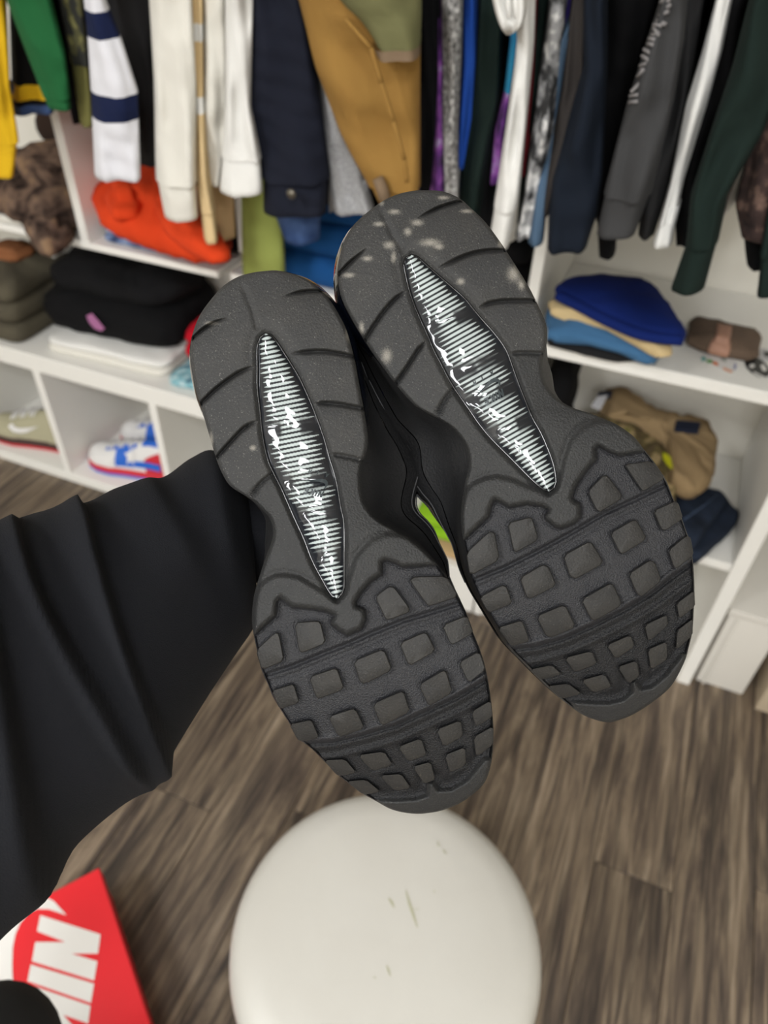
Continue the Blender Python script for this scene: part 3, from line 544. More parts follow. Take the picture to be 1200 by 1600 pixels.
# rib cuff and wrist, behind the near sneaker
cw = U(396, 858, .487); hd = U(470, 800, .515); ax = (hd-cw)/np.linalg.norm(hd-cw)
tube('cuff', [cw-ax*.005, cw+ax*.01, cw+ax*.03, cw+ax*.032], [.026, .031, .030, .026], SWEAT, person, 24)

def skin_hand():
    "wrist, palm, four fingers and thumb closing over the two collars behind the sneakers"
    g = lambda px, py, d: U(px, py, d)
    V, E, Rr = [], [], []
    def add(p, r, prev=None):
        V.append(p); Rr.append(r)
        if prev is not None: E.append((prev, len(V)-1))
        return len(V)-1
    w0 = add(g(400, 855, .492), .026); w1 = add(g(435, 815, .512), .025, w0); p1 = add(g(470, 785, .526), .028, w1); p2 = add(g(505, 760, .533), .030, p1)
    for bx, by, ln in ((530, 715, 1.0), (545, 738, 1.08), (553, 762, 1.02), (556, 786, .82)):
        k = add(g(bx, by, .535), .0105, p2); k = add(g(bx+30*ln, by-8, .538), .0095, k); k = add(g(bx+52*ln, by-6, .528), .009, k); add(g(bx+64*ln, by, .514), .008, k)
    k = add(g(490, 735, .522), .012, p1); k = add(g(512, 705, .512), .011, k); add(g(533, 690, .504), .0095, k)
    me = bpy.data.meshes.new('hand'); me.from_pydata((np.array(V)-origin(person)).tolist(), E, []); o = bpy.data.objects.new('hand', me); COL.objects.link(o); o.parent = person
    me.materials.append(SKIN)
    md = o.modifiers.new('skin', 'SKIN'); md.use_smooth_shade = True
    if not me.skin_vertices: me.skin_vertices.new()
    for i, r in enumerate(Rr): me.skin_vertices[0].data[i].radius = (r, r*(.62 if i in (2, 3) else 1))
    me.skin_vertices[0].data[0].use_root = True
    sb = o.modifiers.new('sub', 'SUBSURF'); sb.levels = 1; sb.render_levels = 2
    return o
skin_hand()
knee = atz(-32, 1655, .56); hip = np.array([-.30, -.46, .62]); foot = np.array([-.56, -.02, .03])
kp = catmull([hip, .5*hip+.5*knee+[0, 0, .02], knee+[.01, -.02, 0], knee+[-.03, .0, -.12], .5*knee+.5*foot, foot], 6)
kr = np.interp(np.linspace(0, 1, len(kp)), [0, .25, .42, .55, .8, 1], [.10, .095, .078, .068, .06, .055])
tube('trouser_leg', kp, kr, TROUSER, person, 28)['label'] = 'black trouser knee'
# ------------------------------------------------------------------ stool
VINYL = M('white_vinyl', '#c2bfb7', .42, bump=(35, .06), var=(9, '#bbb7ae', .5))
sx, sy, sz, sr = -.102, .333, .45, .207
st_ = empty('stool', (sx, sy, 0), 'round stool with a white padded vinyl seat under the sneakers', 'stool')
a = np.linspace(0, 2*np.pi, 72, endpoint=False)
prof = [(.02, .0), (.12, -.001), (.16, -.003), (.185, -.0075), (.198, -.016), (.205, -.028), (.207, -.042), (.203, -.056), (.195, -.066), (.18, -.07), (.05, -.07)]
loft('seat', [np.stack([sx+r*np.cos(a), sy+r*np.sin(a), sz+z+0*a], -1) for r, z in prof], VINYL, st_, True, True)
loft('seat_base', [np.stack([sx+r*np.cos(a), sy+r*np.sin(a), z+0*a], -1) for r, z in ((.17, .38), (.17, .362), (.05, .355))], M('black_plastic', '#1a1a1a', .5, bump=(80, .1)), st_, True, True)
tube('column', [(sx, sy, .36), (sx, sy, .2), (sx, sy, .06)], [.022, .022, .03], CHROME, st_, 20)
for k in range(5):
    w = 2*np.pi*k/5+.3; d = np.array([math.cos(w), math.sin(w), 0]); c0 = np.array([sx, sy, 0])
    tube('leg', [c0+[0, 0, .075], c0+d*.1+[0, 0, .065], c0+d*.2+[0, 0, .05]], [.018, .015, .012], CHROME, st_, 10)
    tube('caster', [c0+d*.2+np.array([-d[1], d[0], 0])*-.012+[0, 0, .025], c0+d*.2+np.array([-d[1], d[0], 0])*.012+[0, 0, .025]], .025, M('caster_rubber', '#111111', .6), st_, 16)
SCR = M('vinyl_crack', '#a7a58c', .7)
for pts, w in (([(634,1391),(640,1412),(646,1430),(652,1449)], 2.2), ([(607,1403),(612,1410),(616,1418)], 2.4), ([(604,1508),(607,1516),(610,1525)], 2.0), ([(683,1316),(686,1322)], 3), ([(692,1328),(697,1334)], 3), ([(584,1526),(587,1529)], 2.5), ([(677,1392),(680,1394)], 2.2), ([(645,1421),(655,1420)], 1)):
    p = np.array(pts, float); L_, R_ = [], []
    for k in range(len(p)):
        d = p[min(k+1, len(p)-1)]-p[max(k-1, 0)]; n = np.array([-d[1], d[0]])/np.linalg.norm(d)*w*(1 if 0 < k < len(p)-1 else .35); L_.append(atz(*(p[k]+n), sz+.0004)); R_.append(atz(*(p[k]-n), sz+.0004))
    nL = len(p); mesh('seat_crack', L_+R_, [(k, k+1, nL+k+1, nL+k) for k in range(nL-1)], SCR, st_)

# ------------------------------------------------------------------ red shoe box on the floor
RED = M('red_box_card', '#e8262f', .42, bump=(30, .04)); REDD = M('red_box_edge', '#c01820', .5, bump=(40, .05)); WHT = M('white_box_print', '#ece9e4', .45)
bz = .125
k0, k1, k2 = atz(155, 1355, bz), atz(235, 1600, bz), atz(0, 1425, bz)
ex = k1-k0; ex[2] = 0; ex /= np.linalg.norm(ex); ey = np.array([ex[1], -ex[0], 0]); ez = np.array([0, 0, 1.])
if ey@(k2-k0) < 0: ey = -ey
bx_ = empty('shoe_box', (*(k0+ex*.17+ey*.11)[:2], 0), 'red cardboard shoe box with white swoosh and lettering on the lid', 'box')
fr_ = (np.array([k0[0], k0[1], 0]), ex, ey, ez)
box('box_body', (.004, .004, 0), (.336, .226, .1), REDD, bx_, .0012, fr_)
box('lid', (0, 0, .085), (.34, .23, bz), RED, bx_, .0018, fr_)
def lidpt(px, py): return atz(px, py, bz+.0006)
def lab(p): v = p-k0; return np.array([v@ex, v@ey])
def lidxy(u, v): return k0+ex*u+ey*v+ez*.0006
for nm_, poly in (('letter_n', [(63,1430),(157,1460),(153,1490),(112,1490),(152,1502),(147,1532),(50,1502),(55,1472),(102,1472),(58,1455)]), ('letter_i', [(48,1507),(147,1537),(142,1567),(43,1533)])):
    mesh(nm_, [lidpt(*p) for p in poly], [tuple(range(len(poly)))], WHT, bx_, False)
# K and E continue the word in the same letter frame (origin: lower-left of I's long axis, reading down the lid)
i0, i1, i2 = lab(lidpt(43, 1533)), lab(lidpt(142, 1567)), lab(lidpt(48, 1507)); up = i1-i0; rt = (i0-i2)/.30; n0 = i0+(i0-i2)*.16
def letter(nm_, poly, off):
    o = n0+rt*off; mesh(nm_, [lidxy(*(o+rt*x*1.0+up*y)) for x, y in poly], [tuple(range(len(poly)))], WHT, bx_, False)
letter('letter_k', LET['K'], 0); letter('letter_e', LET['E'], 1.02)
sw = [(63,1397),(84,1408),(104,1430),(77,1421),(58,1420),(44,1427),(32,1442),(24,1460),(20,1480),(19,1510),(21,1548)]
pts = [lidpt(*p) for p in sw]; tail = [k0+ex*.2+ey*.2, k0+ex*.14+ey*.222, k0+ex*.075+ey*.222, k0+ex*.035+ey*.19, k0+ex*.02+ey*.16]
tail = [p+ez*.0006 for p in tail]; tail[-2:] = [lidpt(0, 1462), lidpt(28, 1420)]
mesh('swoosh_print', pts+tail, [tuple(range(len(pts)+len(tail)))], WHT, bx_, False)

# ------------------------------------------------------------------ hanging clothes
rod = tube('clothes_rod', [(-2.69, 1.44, 1.72), (-1.0, 1.44, 1.72), (.3, 1.44, 1.72), (1.69, 1.44, 1.72)], .0125, CHROME, None, 14); tag(rod, 'chrome clothes rod carrying the row of hanging clothes', 'rod')

def sleeve_rings(rows, Y, thick, seed, py0, py1, n, fold, shrink=1.0, crease=.38):
    rows = np.array(sorted(rows), float); ys = np.linspace(py0, py1, n); xl, xr = np.interp(ys, rows[:, 0], rows[:, 1]), np.interp(ys, rows[:, 0], rows[:, 2])
    th = np.linspace(0, 2*np.pi, 28, endpoint=False); out = []
    for y, l, r in zip(ys, xl, xr):
        A_, B_ = aty(l, y, Y), aty(r, y, Y); c = (A_+B_)/2; h = (B_-A_)/2*shrink; hw = np.linalg.norm(h); tk = min(max(thick, hw*.55), hw*3)
        f = 1+fold*(.5*np.sin(3*th+seed+y*.012)+.35*np.sin(5*th+seed*2.1-y*.02)+.25*np.sin(2*th+y*.035+seed))*np.abs(np.sin(th))
        cs, sn = np.cos(th), np.sin(th)
        vd = np.array([c[0], c[1], 0]); vd /= np.linalg.norm(vd)
        out.append(c+np.sign(cs)[:, None]*(np.abs(cs)**.75)[:, None]*h+vd*(np.sign(sn)*np.abs(sn)**.8*tk*f)[:, None])
        p = out[-1]; out[-1] = p+vd*(crease*hw*(.55*wob(p, 34, int(seed*3)+1)+.3*wob(p, 75, int(seed*5)+2))*np.abs(sn)**.5)[:, None]
    return out
def garment(name, label, cat, rows, Y, segs, thick=.045, fold=.35, body=True, hem=None, bodymat=None, seed=None, up=1.56, bodyx=None):
    seed = seed if seed is not None else (len(bpy.data.objects) % 17)
    rows = sorted(rows); top, bot = rows[0][0], rows[-1][0]
    c0 = (aty(rows[0][1], top, Y)+aty(rows[0][2], top, Y))/2; x0 = bodyx if bodyx is not None else c0[0]
    t = empty(name, (x0, 1.41, 1.62), label, cat, 'clothes hanging on the rod')
    cuts = [s[0] for s in segs]+[bot]
    first = None
    for k, (py, m_, pn) in enumerate(segs):
        a_, b_ = max(cuts[k], top), cuts[k+1]
        cuff = pn in ('cuff',); n = max(3, int((b_-a_)/9)+2)
        rg = sleeve_rings(rows, Y, thick*(.82 if cuff else 1), seed, a_, b_, n, fold*(.4 if cuff else 1), .93 if cuff else 1.0)
        if k == 0:
            th = np.linspace(0, 2*np.pi, 28, endpoint=False); r0 = rg[0]; c = r0.mean(0); ext = []
            zt = up if c[2] < up-.05 else c[2]+.1
            for q in (1.0, .66, .33):
                z = c[2]+(zt-c[2])*q; tgt = np.array([x0*q+c[0]*(1-q), Y+(1.2-Y)*q+.05*q, z]); ext.append(tgt+(r0-c)*(1+.15*q))
            rg = ext+list(rg)
        if k == len(segs)-1:
            c = rg[-1].mean(0); rg = list(rg)+[rg[-1]+(c-rg[-1])*.1+[0, 0, -.001], rg[-1]+(c-rg[-1])*.2+[0, 0, .012], rg[-1]+(c-rg[-1])*.3+[0, 0, .05]]
            cap = True
        else: cap = False
        o = loft(pn, rg, m_, t, cap0=(k == 0), cap1=cap); first = first or o
    if body:
        hz = hem if hem is not None else (1.10 if x0 > -.25 else (1.0 if x0 > -.95 else 1.08)); th = np.linspace(0, 2*np.pi, 36, endpoint=False); rg = []
        for z, hy, hx in ((1.625, .05, .008), (1.60, .10, .011), (1.57, .17, .012), (1.5, .185, .012), (1.35, .19, .012), (1.2, .195, .012), (hz+.03, .2, .012), (hz, .2, .011)):
            r_ = 1+.0*th
            rg.append(np.stack([x0+hx*np.cos(th)+.007*np.sin(th*2+seed+z*9)*(z < 1.55)*.5+.003*np.sin(5*th+seed), 1.44+hy*np.sin(th), z+0*th], -1))
        loft('body', rg, bodymat or segs[0][1], t, True, True)
        hk = [(0, .0, 1.60), (0, 0, 1.66), (0, .016, 1.70), (0, .016, 1.725), (0, .0, 1.737), (0, -.016, 1.725), (0, -.018, 1.712)]
        tube('hanger_hook', catmull([(x0, 1.44+b_, c_) for a_, b_, c_ in hk], 3), .002, CHROME, t, 6)
    return t

K = {}
def col(n, c, **k):
    if n not in K: K[n] = cloth(n, c, **k)
    return K[n]
BLACK = col('black_cotton', '#101012'); INK = col('ink_black', '#0a0a0c'); CHAR = col('charcoal_cotton', '#2c2b2c')
NAVYC = col('navy_jersey', '#141d3d'); WHITEJ = col('white_jersey_mesh', '#dcdce2', bump=(700, .9)); WHITEC = col('white_cotton', '#e0dfdb'); CREAM = col('cream_cotton', '#dad7ce')
YEL = col('yellow_fleece', '#d8ae1e'); GREEN = col('green_cotton', '#1e5a32'); OLIVE = col('olive_rib', '#737040', wave=('X', 180, .6)); CAMO = M('woven_camo', '#4a4a30', .9, bump=(400, .3), patt=(22, ['#23241f', '#23241f', '#4c4a2c', '#737043', '#8a8554']))
TAN = col('tan_cotton', '#d3b98c'); NAVYD = col('raw_navy_denim', '#181b27', bump=(900, .7)); DENIM = col('blue_denim', '#2b3f66', bump=(900, .7), var=(30, '#4b628e', .8)); HEATHER = M('grey_heather', '#8b8b8d', .9, bump=(500, .5), var=(260, '#b0b0b1', .9), sheen=.2)
OCHRE = col('ochre_canvas', '#94713a', bump=(600, .5), var=(14, '#866331', .6)); SAGE = col('sage_canvas', '#6b6a48', bump=(600, .5)); TAPE = col('brown_tape', '#7a6753')
PURP = M('purple_tie_dye', '#5b2a78', .9, bump=(400, .3), patt=(28, ['#1a1420', '#5c2a74', '#8d4fa0', '#b0a6c6'])); MARL = M('grey_marl_knit', '#84827f', .95, bump=(350, .9), patt=(160, ['#4a4947', '#8a8886', '#c2c0bd']))
ROYAL = col('royal_blue_cotton', '#2450ad'); STEEL = col('steel_blue_denim', '#4c6279'); DGREEN = col('dark_green_cotton', '#16231f'); TEAL = M('teal_ombre', '#1d8f8a', .9, bump=(400, .3), patt=(9, ['#2277ae', '#2a90b8', '#1f9a7c'])); MAROON = col('dark_red_cotton', '#5a0f16')
NEWS = M('black_white_print', '#777777', .9, bump=(300, .3), patt=(45, ['#1d1d1e', '#2a2a2b', '#8d8d8e', '#d8d7d5'])); VIOLET = col('violet_cotton', '#4a3a92'); TAUPE = col('taupe_grey_cotton', '#34302e'); NAVY2 = col('navy_fleece', '#131a25'); DGREY = col('dark_grey_fleece', '#3d3d3e'); CHAR2 = col('charcoal_fleece', '#29292a')
LEO = M('brown_leopard_knit', '#4a3a34', .95, bump=(300, .8), patt=(55, ['#1c1413', '#3b2b27', '#6d564b'])); BEIGE = col('beige_cotton', '#b79a72'); LIME = col('pale_green_rib', '#98a155', wave=('X', 130, 1.0)); GREYP = M('grey_letter_print', '#7d7a7a', .8)

G = [
 ('yellow_hoodie', 'mustard yellow hoodie sleeve at the far left of the rail', 'hoodie', [(-20,-32,10),(0,-32,10),(130,-30,15),(215,-25,29),(272,-20,22)], 1.15, [(-20,YEL,'sleeve'),(218,YEL,'cuff')]),
 ('black_jersey', 'black jersey with yellow trim and blue hem behind the green sleeve', 'jersey', [(-20,12,66),(0,14,68),(130,18,75),(172,16,84)], 1.22, [(-20,INK,'sleeve'),(126,YEL,'trim'),(150,INK,'hem'),(158,DENIM,'lining')]),
 ('green_shirt', 'green cotton shirt sleeve beside the camouflage one', 'shirt', [(-20,2,74),(0,10,82),(80,40,102),(165,73,112)], 1.12, [(-20,GREEN,'sleeve'),(148,GREEN,'cuff')]),
 ('camouflage_jacket', 'camouflage jacket with an olive ribbed cuff', 'jacket', [(-20,88,132),(0,92,135),(95,110,141),(190,124,147)], 1.16, [(-20,CAMO,'sleeve'),(95,OLIVE,'cuff')]),
 ('striped_jersey', 'white mesh jersey sleeve with navy blue bands', 'jersey', [(-20,128,160),(0,131,166),(60,137,190),(140,142,215),(272,148,219)], 1.08, [(-20,WHITEJ,'sleeve'),(12,NAVYC,'navy_band'),(54,WHITEJ,'white_band'),(140,NAVYC,'navy_band'),(180,WHITEJ,'white_band')]),
 ('charcoal_shirt', 'charcoal shirt tucked between the striped jersey and the white shirt', 'shirt', [(-20,160,235),(0,165,236),(120,195,240),(250,218,244)], 1.2, [(-20,CHAR,'sleeve')]),
 ('white_shirt', 'off-white shirt sleeve with a stitched cuff, longest of the white ones', 'shirt', [(-20,232,298),(0,233,300),(120,240,306),(275,243,308),(335,255,311)], 1.1, [(-20,CREAM,'sleeve'),(277,CREAM,'cuff')]),
 ('striped_tan_shirt', 'thin tan sleeve with white bands hanging among white shirts', 'shirt', [(-20,297,315),(0,299,317),(150,302,318),(270,305,328),(320,311,336),(370,318,341)], 1.12, [(-20,TAN,'sleeve'),(32,WHITEC,'white_band'),(60,TAN,'tan_band'),(145,WHITEC,'white_band'),(170,TAN,'tan_band'),(322,TAN,'cuff')]),
 ('beige_sweatshirt', 'beige sweatshirt showing below the cream sleeve', 'sweatshirt', [(240,312,360),(300,318,366),(362,326,368)], 1.25, [(240,BEIGE,'sleeve')]),
 ('cream_shirt', 'cream shirt sleeve between the tan bands and the bright white cuff', 'shirt', [(-20,314,356),(0,315,356),(200,315,352),(278,315,344)], 1.14, [(-20,CREAM,'sleeve')]),
 ('bright_white_shirt', 'bright white shirt with a wide cuff beside the navy denim', 'shirt', [(-20,352,396),(0,352,396),(160,352,392),(245,346,409),(295,341,413)], 1.08, [(-20,WHITEC,'sleeve'),(242,WHITEC,'cuff')]),
 ('navy_denim_jacket', 'dark navy denim jacket with a metal button on its cuff', 'jacket', [(-20,386,470),(0,388,476),(160,385,502),(270,408,516),(326,408,514)], 1.10, [(-20,NAVYD,'sleeve'),(273,NAVYD,'cuff')]),
 ('blue_denim_jacket', 'faded blue denim cuff under the navy denim jacket', 'jacket', [(240,412,505),(300,418,503),(366,442,500)], 1.2, [(240,DENIM,'sleeve')]),
 ('grey_sweatshirt', 'light grey heather sweatshirt squeezed beside the ochre jacket', 'sweatshirt', [(90,495,515),(200,503,550),(323,520,584)], 1.14, [(90,HEATHER,'sleeve')]),
 ('ochre_jacket', 'ochre canvas work jacket with sage green shoulder', 'jacket', [(-20,460,658),(0,467,658),(100,492,657),(200,530,657),(310,588,657)], 1.05, [(-20,OCHRE,'sleeve'),(285,OCHRE,'cuff')]),
 ('black_shirt', 'plain black shirt right beside the ochre jacket', 'shirt', [(-20,652,694),(0,652,693),(150,655,690),(320,655,678)], 1.15, [(-20,INK,'sleeve')]),
 ('purple_shirt', 'purple tie-dye shirt beside the grey marl knit', 'shirt', [(-20,684,700),(0,684,700),(120,683,696),(240,672,702),(320,668,700)], 1.135, [(-20,PURP,'sleeve')]),
 ('grey_marl_sweater', 'speckled grey marl knit sleeve left of the royal blue one', 'sweater', [(-20,690,724),(0,690,724),(100,692,721),(200,690,716),(320,694,717)], 1.12, [(-20,MARL,'sleeve')]),
 ('royal_blue_shirt', 'royal blue shirt sleeve in the middle of the rail', 'shirt', [(-20,724,746),(0,724,746),(90,722,746),(180,716,738),(260,713,725)], 1.16, [(-20,ROYAL,'sleeve')]),
 ('steel_blue_shirt', 'thin steel blue sleeve just right of the royal blue one', 'shirt', [(-20,740,753),(0,739,752),(100,741,751),(200,729,738),(310,714,724)], 1.19, [(-20,STEEL,'sleeve')]),
 ('dark_green_shirt', 'very dark green sleeve left of the teal tie-dye', 'shirt', [(-20,750,792),(0,748,790),(150,736,780),(330,714,752)], 1.17, [(-20,DGREEN,'sleeve')]),
 ('black_hoodie', 'black hoodie sleeve hanging behind the white hoodie', 'hoodie', [(-20,778,800),(0,778,800),(150,768,786),(345,732,776)], 1.2, [(-20,BLACK,'sleeve')]),
 ('teal_tie_dye_shirt', 'teal and purple tie-dye shirt beside the white hoodie', 'shirt', [(-20,792,822),(0,792,822),(60,797,816),(140,788,803),(200,773,797),(280,766,786)], 1.16, [(-20,TEAL,'sleeve'),(140,PURP,'purple_band')]),
 ('white_hoodie', 'white hoodie with its hood at the top and a long white cuff', 'hoodie', [(-20,806,838),(0,806,837),(60,808,835),(100,804,832),(200,790,822),(300,775,812),(378,763,797)], 1.08, [(-20,WHITEC,'sleeve'),(316,WHITEC,'cuff')]),
 ('dark_red_shirt', 'dark red sliver of a shirt right of the white hoodie', 'shirt', [(-20,834,842),(0,832,840),(110,822,835),(270,810,822)], 1.105, [(-20,MAROON,'sleeve')]),
 ('deep_green_sweatshirt', 'blackish green sleeve left of the black and white print', 'sweatshirt', [(-20,836,860),(0,834,858),(150,826,844),(345,808,824)], 1.18, [(-20,DGREEN,'sleeve')]),
 ('printed_shirt', 'black and white photo-print shirt sleeve', 'shirt', [(-20,860,888),(0,858,886),(100,845,876),(200,833,866),(300,818,842),(362,806,830)], 1.10, [(-20,NEWS,'sleeve')]),
 ('violet_shirt', 'violet blue patch of a shirt right of the printed sleeve', 'shirt', [(-20,886,900),(0,884,898),(72,877,890)], 1.13, [(-20,VIOLET,'sleeve')]),
 ('blue_denim_shirt', 'steel blue denim sleeve left of the taupe one', 'shirt', [(60,874,888),(200,856,868),(300,836,856),(372,826,850)], 1.095, [(60,STEEL,'sleeve')]),
 ('taupe_sweatshirt', 'dark taupe sleeve left of the wide navy one', 'sweatshirt', [(-20,894,924),(0,892,922),(130,878,914),(250,850,886),(326,838,862)], 1.11, [(-20,TAUPE,'sleeve')]),
 ('white_tee', 'small white tee edge showing between taupe and navy', 'shirt', [(80,908,918),(145,900,912)], 1.14, [(80,WHITEC,'sleeve')]),
 ('navy_sweatshirt', 'wide navy fleece sleeve above the shelf corner', 'sweatshirt', [(-20,914,952),(0,912,950),(100,912,950),(180,890,946),(270,863,942),(330,858,934),(380,856,918)], 1.08, [(-20,NAVY2,'sleeve')]),
 ('black_sweatshirt', 'black cuff hanging below between navy and dark grey sleeves', 'sweatshirt', [(-20,940,1030),(0,940,1025),(150,932,985),(300,930,966),(392,936,963)], 1.16, [(-20,INK,'sleeve'),(335,INK,'cuff')]),
 ('dark_grey_hoodie', 'dark grey hoodie sleeve with faded lettering down its edge', 'hoodie', [(-20,1038,1080),(0,1031,1075),(60,1012,1070),(160,980,1052),(295,945,1021),(360,931,996)], 1.05, [(-20,DGREY,'sleeve'),(297,DGREY,'cuff')]),
 ('charcoal_hoodie', 'charcoal fleece sleeve between the lettered hoodie and the white sleeve', 'hoodie', [(-20,1066,1104),(0,1062,1100),(150,1040,1078),(300,1005,1044),(360,998,1024)], 1.12, [(-20,CHAR2,'sleeve')]),
 ('white_sweatshirt', 'narrow white sleeve hanging among dark ones at the right', 'sweatshirt', [(-20,1124,1150),(0,1118,1144),(80,1097,1128),(160,1072,1106),(280,1048,1069),(340,1031,1057),(374,1020,1053)], 1.08, [(-20,WHITEC,'sleeve'),(340,WHITEC,'cuff')]),
 ('faded_black_shirt', 'black sleeve between the white and the dark green ones', 'shirt', [(-20,1128,1180),(0,1122,1174),(150,1095,1150),(330,1056,1090),(374,1058,1082)], 1.13, [(-20,BLACK,'sleeve')]),
 ('forest_green_hoodie', 'dark forest green sleeve hanging lowest at the right', 'hoodie', [(-20,1176,1232),(0,1170,1228),(100,1145,1226),(200,1112,1196),(300,1080,1138),(370,1074,1124),(445,1048,1104)], 1.04, [(-20,DGREEN,'sleeve'),(373,DGREEN,'cuff')]),
 ('leopard_cardigan', 'brown leopard patterned knit sleeve at the right edge', 'cardigan', [(-20,1232,1275),(130,1192,1245),(250,1166,1238),(310,1150,1234),(360,1160,1226)], 1.10, [(-20,LEO,'sleeve')]),
 ('black_cardigan', 'black cuff below the leopard knit at the right edge', 'cardigan', [(240,1175,1240),(330,1160,1235),(402,1168,1225)], 1.14, [(240,INK,'sleeve')]),
 ('green_fleece', 'second dark green cuff cut by the right edge of the picture', 'sweatshirt', [(100,1225,1290),(300,1204,1262),(385,1190,1245),(452,1183,1236)], 1.07, [(100,DGREEN,'sleeve'),(385,DGREEN,'cuff')]),
 ('green_rib_sweater', 'pale green ribbed sweater hanging below the white cuff', 'sweater', [(200,372,435),(300,376,440),(424,379,446)], 1.24, [(200,LIME,'sleeve')]),
 ('white_scarf', 'thin white cloth strip left of the pale green ribbed sweater', 'shirt', [(220,360,376),(300,365,379),(390,373,382)], 1.255, [(220,WHITEC,'sleeve')]),
]
made = {}
BX = []
for g in G:
    r0 = sorted(g[3])[0]; BX.append((aty(r0[1], r0[0], g[4])[0]+aty(r0[2], r0[0], g[4])[0])/2)
order = np.argsort(BX); bxs = np.array(BX)[order]
for _ in range(400):                                  # garments press against each other on the rail: keep them from sharing the same place
    d = np.diff(bxs); p = np.clip(.036-d, 0, None)*.25; bxs[:-1] -= p; bxs[1:] += p
bxs = np.where(np.abs(bxs+1.259) < .03, np.where(bxs < -1.259, -1.292, -1.226), bxs)
BX = dict(zip(order.tolist(), bxs.tolist()))
for k, (n_, l_, c_, rows, Y_, segs) in enumerate(G): made[n_] = garment(n_, l_, c_, rows, Y_, segs, seed=k*1.37, bodyx=BX[k], hem=1.36 if n_ in ('yellow_hoodie', 'green_fleece') else None)
# details on the sleeves
def part_of(t, n): return next(c for c in t.children if c.name.split('.')[0] == n)
def on_sleeve(px, py, Y, eps): return aty(px, py, Y-eps)
j = made['navy_denim_jacket']; c = on_sleeve(455, 303, 1.10, .062)
tube('button', [c+[0, .004, 0], c, c-[0, .003, 0]], [.006, .0085, .004], M('pewter_button', '#6f6a60', .35, metal=.8), part_of(j, 'cuff'), 16)
j = made['ochre_jacket']
SAGEP = [(-20,520,659),(0,536,659),(20,560,659),(45,580,658),(66,590,658)]
loft('shoulder_yoke', sleeve_rings(SAGEP, 1.035, .09, 1, -20, 60, 8, .2), SAGE, j); loft('yoke_tape', sleeve_rings([(52,578,658),(66,584,657),(78,588,657)], 1.034, .09, 1, 60, 76, 3, .2), TAPE, j)
for p0, p1 in (((540,30),(580,75)), ((580,75),(596,130)), ((596,130),(615,190)), ((615,190),(632,250)), ((632,250),(636,285))):
    q = [on_sleeve(p0[0]+(p1[0]-p0[0])*s, p0[1]+(p1[1]-p0[1])*s, 1.05, .088) for s in np.linspace(0, 1, 5)]
    tube('seam', q, .003, OCHRE, part_of(j, 'sleeve'), 6)
tube('cuff_tab', [on_sleeve(590, 278, 1.05, .05), on_sleeve(597, 295, 1.05, .05), on_sleeve(602, 312, 1.05, .05)], [.008, .009, .009], TAPE, j, 8)
j = made['white_hoodie']; th = np.linspace(0, 2*np.pi, 28, endpoint=False)
loft('hood', sleeve_rings([(-25,765,824),(10,772,824),(30,778,820),(44,784,808),(53,790,798)], 1.02, .045, 3, -25, 53, 9, .5), WHITEC, j, True, True)
for x in (795, 806): tube('drawstring', [aty(x, -20, .99), aty(x-1, 5, .985), aty(x+1, 28, .985)], .0025, WHITEC, j, 6)
j = made['dark_grey_hoodie']
STRK = [((1032,3),(1046,0)),((1036,14),(1047,8)),((1030,24),(1044,18)),((1026,32),(1040,38)),((1021,38),(1034,40)),((1021,43),(1028,52)),((1018,54),(1030,54)),((1014,60),(1024,62)),((1012,68),(1022,70)),((1006,77),(1022,86)),((1003,87),(1016,95)),((1000,103),(1018,96)),((1002,108),(1008,122)),((1008,122),(986,144)),((996,120),(1006,108)),((984,150),(1001,147)),((983,160),(998,158))]
for (ax_, ay_), (bx2, by2) in STRK:
    tube('letter_stroke', [on_sleeve(ax_, ay_, 1.05, .036), on_sleeve((ax_+bx2)/2, (ay_+by2)/2, 1.05, .041), on_sleeve(bx2, by2, 1.05, .046)], .0022, GREYP, part_of(j, 'sleeve'), 6)
for n_, ys_ in (('white_shirt', 278), ('bright_white_shirt', 243)):
    pass

# ------------------------------------------------------------------ folded things on the shelves
def pillow(name, outline, z0, h, mat, parent=None, dome=.25, noise=.004, seed=1, n=64, edge=.012):
    o = resample(np.asarray(outline, float)[:, :2], n); c = o.mean(0); size = np.sqrt(np.abs(((o-c)**2).sum(1)).mean()); e = min(edge/size, .3); rings = []
    for s, z in ((.25, 0), (1-e, 0), (1-e*.3, h*.12), (1.0, h*.38), (1-e*.08, h*.66), (1-e*.45, h*.9), (1-e*1.2, h), (.68, h*(1+dome*.55)), (.42, h*(1+dome*.85)), (.18, h*(1+dome))):
        p = c+(o-c)*s; q = np.c_[p, np.full(n, z0+z)]
        if z > 0: q[:, 2] += noise*(wob(q, 24, seed)+.6*wob(q, 60, seed+1))*min(1, z/h*1.2); q[:, :2] += ((q[:, :2]-c)/size)*(noise*wob(q, 40, seed+3))[:, None]
        rings.append(q)
    return loft(name, rings, mat, parent, True, True)
def rrect(x0, x1, y0, y1, r=.03, rot=0):
    pts = []; r = min(r, (x1-x0)/2.2, (y1-y0)/2.2)
    for cx, cy, a0 in ((x1-r, y1-r, 0), (x0+r, y1-r, 90), (x0+r, y0+r, 180), (x1-r, y0+r, 270)):
        for k in range(5): w = math.radians(a0+22.5*k); pts.append((cx+r*math.cos(w), cy+r*math.sin(w)))
    p = np.array(pts); c = p.mean(0); cr, sr_ = math.cos(math.radians(rot)), math.sin(math.radians(rot)); d = p-c
    return c+np.c_[d[:, 0]*cr-d[:, 1]*sr_, d[:, 0]*sr_+d[:, 1]*cr]
